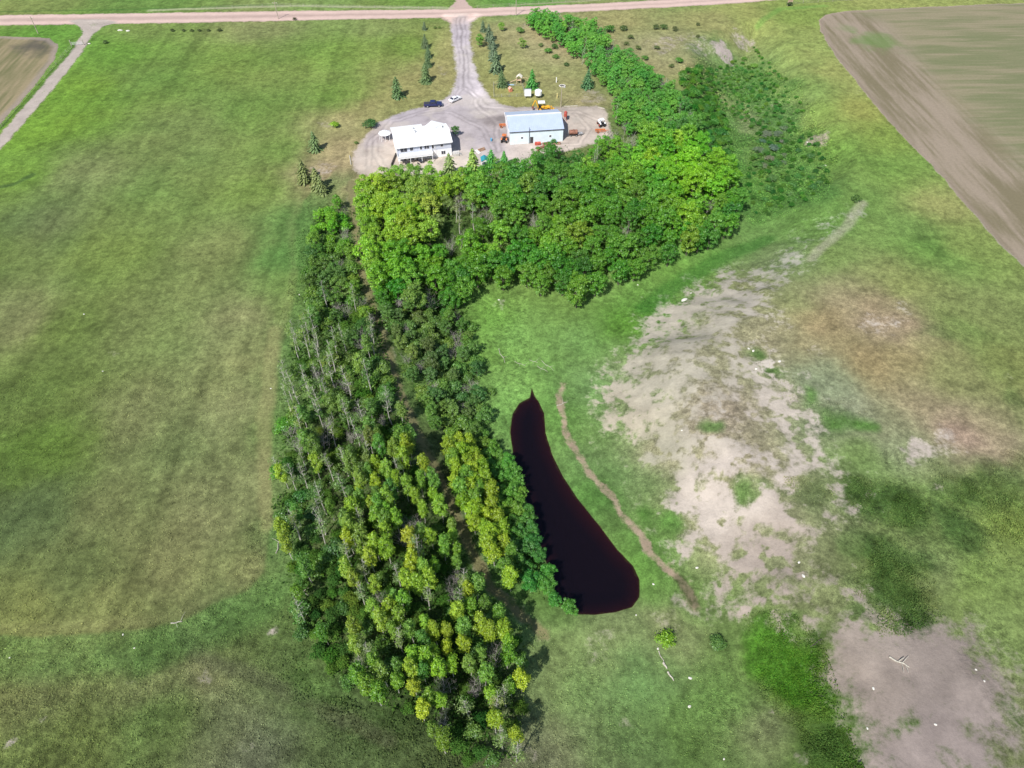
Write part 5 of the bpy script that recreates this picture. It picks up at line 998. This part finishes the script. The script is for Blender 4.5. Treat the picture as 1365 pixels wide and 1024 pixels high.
MB().tube((0, 0, -.2), (0, 0, 7.0), .12, .08, 8).build('pole', POLE, T); MB().tube((0, 0, 6.6), (.9, -.3, 7.0), .035).build('arm', GALV, T); MB().lathe([(.22, 6.85), (.2, 7.0), (.08, 7.12)], .95, -.3, 10).build('lamp_head', GALV, T)
# kerb boards at the lawn edge
for i, (a, b, lab) in enumerate([((752, 142.5), (770, 141.5), 'long pale timber lying along the lawn edge behind the shed'), ((797, 143.5), (806, 145.5), 'short pale timber at the east end of the lawn edge'), ((466, 208), (468, 220), 'pale timber at the west rim of the gravel pad')]):
    p = P(*a); q = P(*b); L_ = math.hypot(q[0]-p[0], q[1]-p[1]); o = MB().box(0, L_, -.13, .13, 0, .25).build('edging_timber', LOG, None, (p[0], p[1], gz(p[0], p[1])), rz=math.atan2(q[1]-p[1], q[0]-p[0]), bevel=.03); tag(o, lab, 'timber')
# ---------------------------------------------------------------- power poles, fences, gate, sign
for bx, by, ty, lab in ((51, 45, 22, 'wooden power pole on the verge near the left photo edge'), (371, 25.5, 2, 'wooden power pole beside the road above the middle of the pasture'), (688, 21, -6, 'wooden power pole beside the road east of the driveway mouth')):
    b, h = hfrom(bx, by, ty); T = empty('power_pole', (b[0], b[1], b[2]), 0, lab, 'power pole', 'power poles along the gravel road')
    MB().tube((0, 0, -.3), (0, 0, h), .16, .11, 8).build('pole', POLE, T); MB().box(-.9, .9, -.06, .06, h-.7, h-.55).build('crossarm', POLE, T); [MB().lathe([(.05, h-.549), (.07, h-.45), (.03, h-.38)], x, 0, 8).build('insulator', WHITE, T) for x in (-.8, 0.3, .8)]
def PW(l): return [P(a, b) for a, b in l]
GREYW = mat('fence_wood', (.40, .36, .32), .85, var=.25)
fence_line(PW([(96, 63), (60, 103), (20, 148), (-6, 178)]), 'wire_fence', 'thin post-and-wire fence between the farm track and the tilled field', 'fence', 1.1, GREYW, .06, 3, 5.5)
fence_line(PW([(1050, 6), (1110, 2), (1200, -3)]), 'wire_fence', 'post-and-wire fence along the road north of the large tilled field', 'fence', 1.1, GREYW, .06, 3, 6)
fence_line(PW([(270, 13), (370, 8), (440, 10), (520, 11.5), (596, 12.5)]), 'wire_fence', 'post-and-wire fence beyond the road left of the driveway', 'fence', 1.1, GREYW, .06, 3, 6)
fence_line(PW([(636, 11), (700, 7), (790, 1)]), 'wire_fence', 'post-and-wire fence beyond the road right of the driveway', 'fence', 1.1, GREYW, .06, 3, 6)
a, b = P(95.5, 61), P(112, 60); T = empty('farm_gate', (a[0], a[1], gz(a[0], a[1])), math.atan2(b[1]-a[1], b[0]-a[0]), 'pale metal gate across the farm track near the road', 'gate'); L_ = math.hypot(b[0]-a[0], b[1]-a[1])
for x in (0, L_): MB().tube((x, 0, -.2), (x, 0, 2.0), .16, n=8).build('gate_post', LOG, T)
m_ = MB(); [m_.tube((.2, 0, .3+.22*k), (L_-.2, 0, .3+.22*k), .03, n=5) for k in range(5)]; [m_.tube((x, 0, .25), (x, 0, 1.25), .03, n=5) for x in (.2, L_/2, L_-.2)]; m_.build('gate_panel', GALV, T)
p = P(1052, 7.5); T = empty('road_sign', (p[0], p[1], gz(p[0], p[1])), .3, 'pale sign board on two posts near the road above the ravine', 'sign'); [MB().tube((x, 0, 0), (x, 0, 2.2), .08).build('post', LOG, T) for x in (-.9, .9)]; MB().box(-1.2, 1.2, -.09, -.03, 1.2, 2.4).build('board', TAN, T)
# ---------------------------------------------------------------- stones and fallen logs
def rock(px_, py_, r, label, m_=STONE, flat=.6, name='boulder', cat='boulder', el=1.4, rz=None, group=None):
    p = P(px_, py_); bm = bmesh.new(); r *= .5; bmesh.ops.create_icosphere(bm, subdivisions=2, radius=r); rr = random.Random(int(px_*7+py_))
    ax = [Vector((rr.gauss(0, 1), rr.gauss(0, 1), rr.gauss(0, 1))).normalized() for _ in range(7)]; dd = [r*(.62+.3*rr.random()) for _ in ax]
    for v in bm.verts:
        for a, d in zip(ax, dd):
            k = v.co.dot(a)
            if k > d: v.co -= a*(k-d)
        v.co.x *= el; v.co.z *= flat
    me = bpy.data.meshes.new(name); bm.to_mesh(me); bm.free(); me.materials.append(m_)
    return tag(link(name, me, None, (p[0], p[1], gz(p[0], p[1])+r*flat*.35), rr.random()*3 if rz is None else rz), label, cat, group)
PALE = mat('white_stone', (.62, .60, .54), .85, var=.12, scale=4)
rock(160, 41, 1.3, 'left of two white boulders in the pasture corner by the road', PALE, .5, el=1.7, rz=0); rock(170.5, 41.5, 1.1, 'right of two white boulders in the pasture corner by the road', PALE, .5, el=1.5, rz=0)
rock(119, 58.5, .8, 'white boulder just right of the farm gate', PALE, .5, rz=0)
rock(912, 400, 1.0, 'long pale slab at the top of the eroded slope', PALE, .35, el=2.1, rz=.6); rock(921, 391, .45, 'small pale stone above the long pale slab', PALE)
for x, y, r, lab in [(998, 465, .5, 'pale stone left of the pair above the green gully'), (1004, 468, .55, 'pale stone right of the pair above the green gully'), (1008, 492, .5, 'pale stone midway down the green gully'), (1039, 482, .6, 'pale stone on the right rim of the green gully'),
                     (1091, 193, .7, 'white stone against the dark bushes of the ravine rim'), (1100, 221, .8, 'white stone lowest on the ravine rim'), (1076, 190, .6, 'pale stone beside the small bare patch on the ravine rim'), (909, 574, .35, 'small pale stone on the middle of the bare slope'),
                     (929, 757, .45, 'white stone on the bare ground right of the pond path'), (1071, 768, .55, 'pale stone at the green edge right of the bare slope'), (1065, 750, .4, 'pale stone above the one at the green edge'), (1164, 918, .4, 'white stone on the grey bare patch, left of the white debris'),
                     (1301, 893, .3, 'small white stone at the right of the grey bare patch'), (1312, 908, .3, 'lower small white stone at the right of the grey bare patch'), (1247, 966, .35, 'white stone low on the grey bare patch'), (1156, 971, .3, 'small white stone low at the left of the grey bare patch'),
                     (920, 904, .5, 'pale stone beside the two split logs'), (919, 942, .45, 'pale stone furthest below the two split logs'), (877, 865, .35, 'white stone at the upper end of the split logs'), (848, 820, .25, 'small white stone below the right tip of the pond'),
                     (871, 779, .35, 'pale stone on the grass right of the pond'), (965, 1012, .3, 'pale stone at the bottom of the photo below the green patch'), (164, 846, .28, 'small pale stone in the rough meadow, left of the dead branch'), (179, 864, .25, 'small pale stone below its neighbour in the rough meadow'),
                     (13, 877, .25, 'small pale stone by the left edge of the rough meadow'), (400, 526, .3, 'pale stone on the pasture rim beside the bare trees') if 0 else (361, 518, .3, 'pale stone on the pasture rim beside the bare trees'), (399, 393, .3, 'small white stone near the top of the west wood'),
                     (112, 419, .35, 'white stone in the middle of the left pasture'), (137, 495, .3, 'lower white stone in the left pasture'), (850, 380, .4, 'white stone in the green strip right of the grove'), (665, 400, .45, 'pale stone in the meadow below the grove')]:
    rock(x, y, r, lab, PALE, group='pale field stones')
def log(a, b, r, label, br=0, name='fallen_log', m_=LOG, cat='log'):
    r *= .75; p = P(*a); q = P(*b); mb = MB(); d = Vector((q[0]-p[0], q[1]-p[1], gz(q[0], q[1])-gz(p[0], p[1]))); sd = d.cross(Vector((0, 0, 1))).normalized()
    pts = [Vector((0, 0, r)), d*.35+sd*.05*d.length+Vector((0, 0, r)), d*.7-sd*.04*d.length+Vector((0, 0, r)), d+Vector((0, 0, r*.6))]
    mb.path(pts, [r, r*.9, r*.7, r*.4], 7); rr = random.Random(int(a[0]))
    for k in range(br):
        s = d*(.3+.6*rr.random())+Vector((0, 0, r)); e = s+sd*(.9+.9*rr.random())*(1 if k % 2 else -1)+d.normalized()*.6+Vector((0, 0, .25)); mb.path([s, (s+e)/2+Vector((0, 0, .15)), e], [r*.5, r*.35, r*.15], 5)
    return tag(mb.build(name, m_, None, (p[0], p[1], gz(p[0], p[1]))), label, cat)
log((878, 868), (886, 886), .12, 'thin bleached log right below the round yellow-green bush'); log((884, 884), (889, 892), .28, 'thick short bleached log between the two long ones'); log((890, 896), (898, 908), .22, 'lowest bleached log in the line below the round bush')
log((228, 831), (243, 829), .13, 'white dead branch lying on the pasture edge at lower left', 2); log((393, 785), (412, 795), .14, 'bleached log lying at the west edge of the wood', 1); log((368, 738), (373, 720), .12, 'pale fallen trunk standing out at the west rim of the wood', 1)
log((1185, 876), (1212, 890), .2, 'jumble of white branches on the grey bare patch', 5); log((1080, 862), (1096, 852), .12, 'dark thin log at the left rim of the grey bare patch', 0, m_=DARKW); log((665, 465), (673, 484), .1, 'thin white branch in the meadow above the pond', 1)
for a, b, lab in [((686, 482), (700, 488), 'leftmost of the pale branches strewn above the pond'), ((706, 480), (717, 484), 'pale branch second from left above the pond'), ((722, 481), (738, 494), 'rightmost of the pale branches strewn above the pond'), ((716, 488), (730, 496), 'lowest of the pale branches strewn above the pond')]: log(a, b, .07, lab, 2)
log((684, 534-20), (676, 530), .06, 'thin pale stick left of the tip of the pond') if 0 else None
log((742, 541), (757, 536), .12, 'pale log crossing the head of the dirt path', 1)
# ---------------------------------------------------------------- labels for the planted trees
ZONES = {'grove': [((500, 260), "in the grove's upper left corner"), ((555, 255), 'at the top of the grove below the house'), ((600, 285), 'around the thin grey gap in the grove'), ((645, 255), 'in the grove below the teal-roofed shed'), ((700, 235), 'left of the blue-roofed shed front'), ((755, 215), 'directly below the blue-roofed shed'),
 ((815, 200), 'in the grove below the white tractor'), ((870, 200), 'at the upper right of the grove near the shelterbelt'), ((930, 200), 'in the top right corner of the grove'), ((950, 255), 'on the right rim of the grove'), ((960, 300), 'in the lower right corner of the grove'), ((890, 310), 'on the lower right rim of the grove'),
 ((890, 250), 'deep in the right part of the grove'), ((820, 260), 'right of the middle of the grove'), ((830, 340), 'on the lower rim of the grove above the meadow'), ((760, 370), 'at the lowest point of the grove'), ((760, 310), 'in the middle of the grove'), ((700, 290), 'in the grove left of its middle'), ((690, 355), 'on the meadow side of the grove left of its lowest point'),
 ((630, 360), 'at the lower left of the grove above the meadow'), ((570, 375), 'where the grove meets the lower wood'), ((500, 330), 'on the left rim of the grove by the mown path'), ((560, 320), 'left of centre in the grove below the yellow crowns')],
 'belt': [((715, 32), 'at the road end of the shelterbelt'), ((765, 45), 'in the shelterbelt near the road'), ((800, 80), 'in the middle of the shelterbelt'), ((840, 110), 'in the lower half of the shelterbelt'), ((885, 150), 'where the shelterbelt joins the grove'), ((835, 155), 'at the yard side of the shelterbelt')],
 'west': [((440, 290), 'at the top tip of the west wood'), ((440, 350), 'in the narrow upper part of the west wood'), ((430, 420), 'where the west wood widens'), ((410, 480), 'on the pasture rim of the west wood among pale stems'), ((480, 460), 'by the mown path in the upper west wood'), ((400, 560), 'on the pasture rim of the west wood'), ((460, 540), 'in the middle of the thin-stemmed part of the west wood'), ((520, 540), 'by the shaded path halfway down'),
 ((400, 650), 'at the pasture edge level with the pond head'), ((470, 630), 'in the west wood level with the pond head'), ((540, 640), 'beside the shaded path level with the pond head'), ((410, 730), 'at the left rim of the lower west wood'), ((480, 710), 'left of centre in the lower west wood'), ((550, 700), 'in the middle of the lower west wood'), ((610, 740), 'on the right side of the lower west wood by the path'),
 ((420, 820), 'at the lower left rim of the west wood'), ((490, 800), 'in the lower left part of the west wood'), ((560, 800), 'in the densest part of the lower west wood'), ((630, 810), 'left of the lower end of the path'), ((690, 850), 'at the lower right rim of the west wood'), ((480, 890), 'at the lower left tip of the west wood'), ((560, 880), 'near the bottom of the west wood'), ((630, 890), 'near the bottom right of the west wood'), ((600, 960), 'at the very bottom of the west wood'), ((670, 960), 'at the bottom right tip of the west wood')],
 'east': [((530, 420), 'at the top of the strip right of the path'), ((590, 430), 'in the strip right of the path beside the meadow'), ((570, 490), 'in the strip right of the path halfway to the pond'), ((620, 520), 'on the meadow rim left of the pond tip'), ((620, 570), 'left of the pond tip'), ((610, 620), 'at the top of the yellow-green row right of the path'), ((640, 680), 'in the middle of the yellow-green row right of the path'), ((675, 745), 'at the lower end of the yellow-green row right of the path')],
 'bank': [((650, 600), 'at the top of the bank left of the pond'), ((685, 660), 'on the bank left of the pond narrows'), ((705, 720), 'on the bank left of the pond middle'), ((740, 790), 'at the lower end of the bank left of the pond')],
 'ravine': [((965, 110), 'near the head of the ravine'), ((1015, 110), 'on the upper right side of the ravine'), ((930, 150), 'on the left side of the ravine beside the shelterbelt'), ((1030, 190), 'in the grey-green middle of the ravine'), ((1080, 220), 'on the right rim of the ravine'), ((1030, 250), 'in the lower ravine')]}
LOOSE = {}
def tone(c):
    r, g, b = c
    if r > g*.80: return 'yellow-green'
    if g > 152: return 'bright green'
    if g < 122: return 'dark green'
    return 'mid-green'
spruce_lab = ['smallest spruce at the top of the left driveway row', 'second spruce from the road in the left driveway row', 'third spruce from the road in the left driveway row', 'fourth spruce from the road in the left driveway row', 'tallest spruce ending the left driveway row', 'lone spruce on the pasture edge above the navy pickup',
 'spruce nearest the road in the right driveway row', 'second spruce from the road in the right driveway row', 'third spruce from the road in the right driveway row', 'fourth spruce from the road in the right driveway row', 'fifth spruce from the road in the right driveway row', 'spruce ending the right row at the garden plot', 'sixth spruce of the right driveway row above the garden',
 'broad bright green spruce behind the two white tanks', 'lone blue-green spruce on the lawn near the shelterbelt', 'single spruce on the pasture edge left of the gravel pad', 'leftmost of three spruces at the lawn corner', 'middle of three spruces at the lawn corner', 'rightmost of three spruces at the lawn corner',
 'spruce standing below the east end of the house', 'pointed spruce between the house and the teal-roofed shed', 'conifer just right of the teal-roofed shed', 'second conifer right of the teal-roofed shed']
loose_lab = ['round mid-green tree beside the right driveway row', 'yellow-green tree on the lawn close to the road', 'small dull green tree at the top corner of the lawn', 'yellow-green round tree in the middle of the upper lawn', 'tiny lone bush on the upper lawn', 'upper left shrub of three near the shelterbelt', 'upper right shrub of three near the shelterbelt', 'lowest shrub of three near the shelterbelt',
 'lone dark low shrub in the middle of the lawn', 'dark green bushy tree at the rim of the gravel pad', 'small yellow-green shrub on the pasture edge', 'low shrub left of the gravel pad', 'round bush with a yellow-green side below the pond', 'loose dark bush right of the round one below the pond']
zi = li = si = 0; seen = {}
for I in INFO:
    if I['z'] == 'spruce': I['o']['label'] = spruce_lab[si]; si += 1; I['o']['group'] = 'spruces planted round the farmstead'; continue
    px, py = px_of((I['x'], I['y'], gz(I['x'], I['y'])+I['h']*.6)); big = {'aspen': 8.3, 'leafy': 6.6, 'sparse': 9.2, 'dead': 4.0, 'shrub': 2.5, 'spruce': 9}[I['kind']]
    if I['z'] == 'loose':
        if li < len(loose_lab): I['o']['label'] = loose_lab[li]; li += 1; continue
        x, y = I['px']; li += 1
        wh = ('in the dotted row along the pasture top' if y < 45 and x < 320 else 'by the road verge' if y < 30 else 'on the dry grass right of the shelterbelt top' if y < 48 else 'on the dry slope below the road' if y < 75 else 'on the dry slope beside the shelterbelt' if y < 100 else
              'on the pasture rim of the west wood' if x < 400 else 'on the meadow rim left of the pond tip' if x < 700 else 'on the ravine rim')
    else: wh = min(ZONES[I['z']], key=lambda q: (q[0][0]-px)**2+(q[0][1]-py)**2)[1]
    sz = ('tall' if I['h'] > big*1.08 else 'short' if I['h'] < big*.92 else 'medium'); kn = {'aspen': 'aspen', 'leafy': 'leafy tree', 'sparse': 'thin bare-branched tree', 'dead': 'dead grey-branched tree', 'shrub': 'shrub'}[I['kind']]
    I['o']['label'] = ' '.join(([sz] if I['kind'] in ('sparse', 'dead') else [sz, tone(I['col'])])+[kn, wh]); I['o']['group'] = kn+'s '+wh
    if len(I['o']['label'].split()) > 16: I['o']['label'] = I['o']['label'].replace(' in the grove', ' in', 1).replace(sz+' ', '', 1) if 0 else I['o']['label'].replace(sz+' ', '', 1).replace('of the lower west wood', 'low in the west wood')
from collections import Counter
cn = Counter(I['o']['label'] for I in INFO)
print('labels', len(cn), 'most shared', cn.most_common(3), 'kinds', Counter(I['o']['category'] for I in INFO))
# ---------------------------------------------------------------- light, sky, camera
SUN_DIR = Vector((-.43, -.75, 1.0)).normalized()      # towards the sun
elev = math.asin(SUN_DIR.z); az = math.atan2(SUN_DIR.x, SUN_DIR.y)
wd = bpy.data.worlds.new('World'); SC.world = wd; wd.use_nodes = True; nt = wd.node_tree
sky = nt.nodes.new('ShaderNodeTexSky'); sky.sky_type = 'NISHITA'; sky.sun_disc = False; sky.sun_elevation = elev; sky.sun_rotation = az
bg = nt.nodes['Background']; bg.inputs['Strength'].default_value = .09; nt.links.new(sky.outputs[0], bg.inputs[0])
sl = bpy.data.lights.new('sun', 'SUN'); sl.energy = 4.3; sl.angle = math.radians(.5); sl.color = (1, .96, .9)
so = bpy.data.objects.new('sun', sl); COL.objects.link(so); so.rotation_euler = SUN_DIR.to_track_quat('Z', 'Y').to_euler(); so.location = (0, 0, 200)
cd = bpy.data.cameras.new('camera'); cam = bpy.data.objects.new('camera', cd); COL.objects.link(cam); SC.camera = cam
cam.location = (0, 0, CAMH); cam.rotation_euler = (math.pi/2-PITCH, 0, 0)
cd.sensor_fit = 'HORIZONTAL'; cd.sensor_width = 36; cd.lens = 36*FPX/1365; cd.clip_start = .5; cd.clip_end = 30000
SC.view_settings.view_transform = 'Standard'; SC.view_settings.look = 'None'; SC.view_settings.exposure = .45; SC.view_settings.gamma = 1
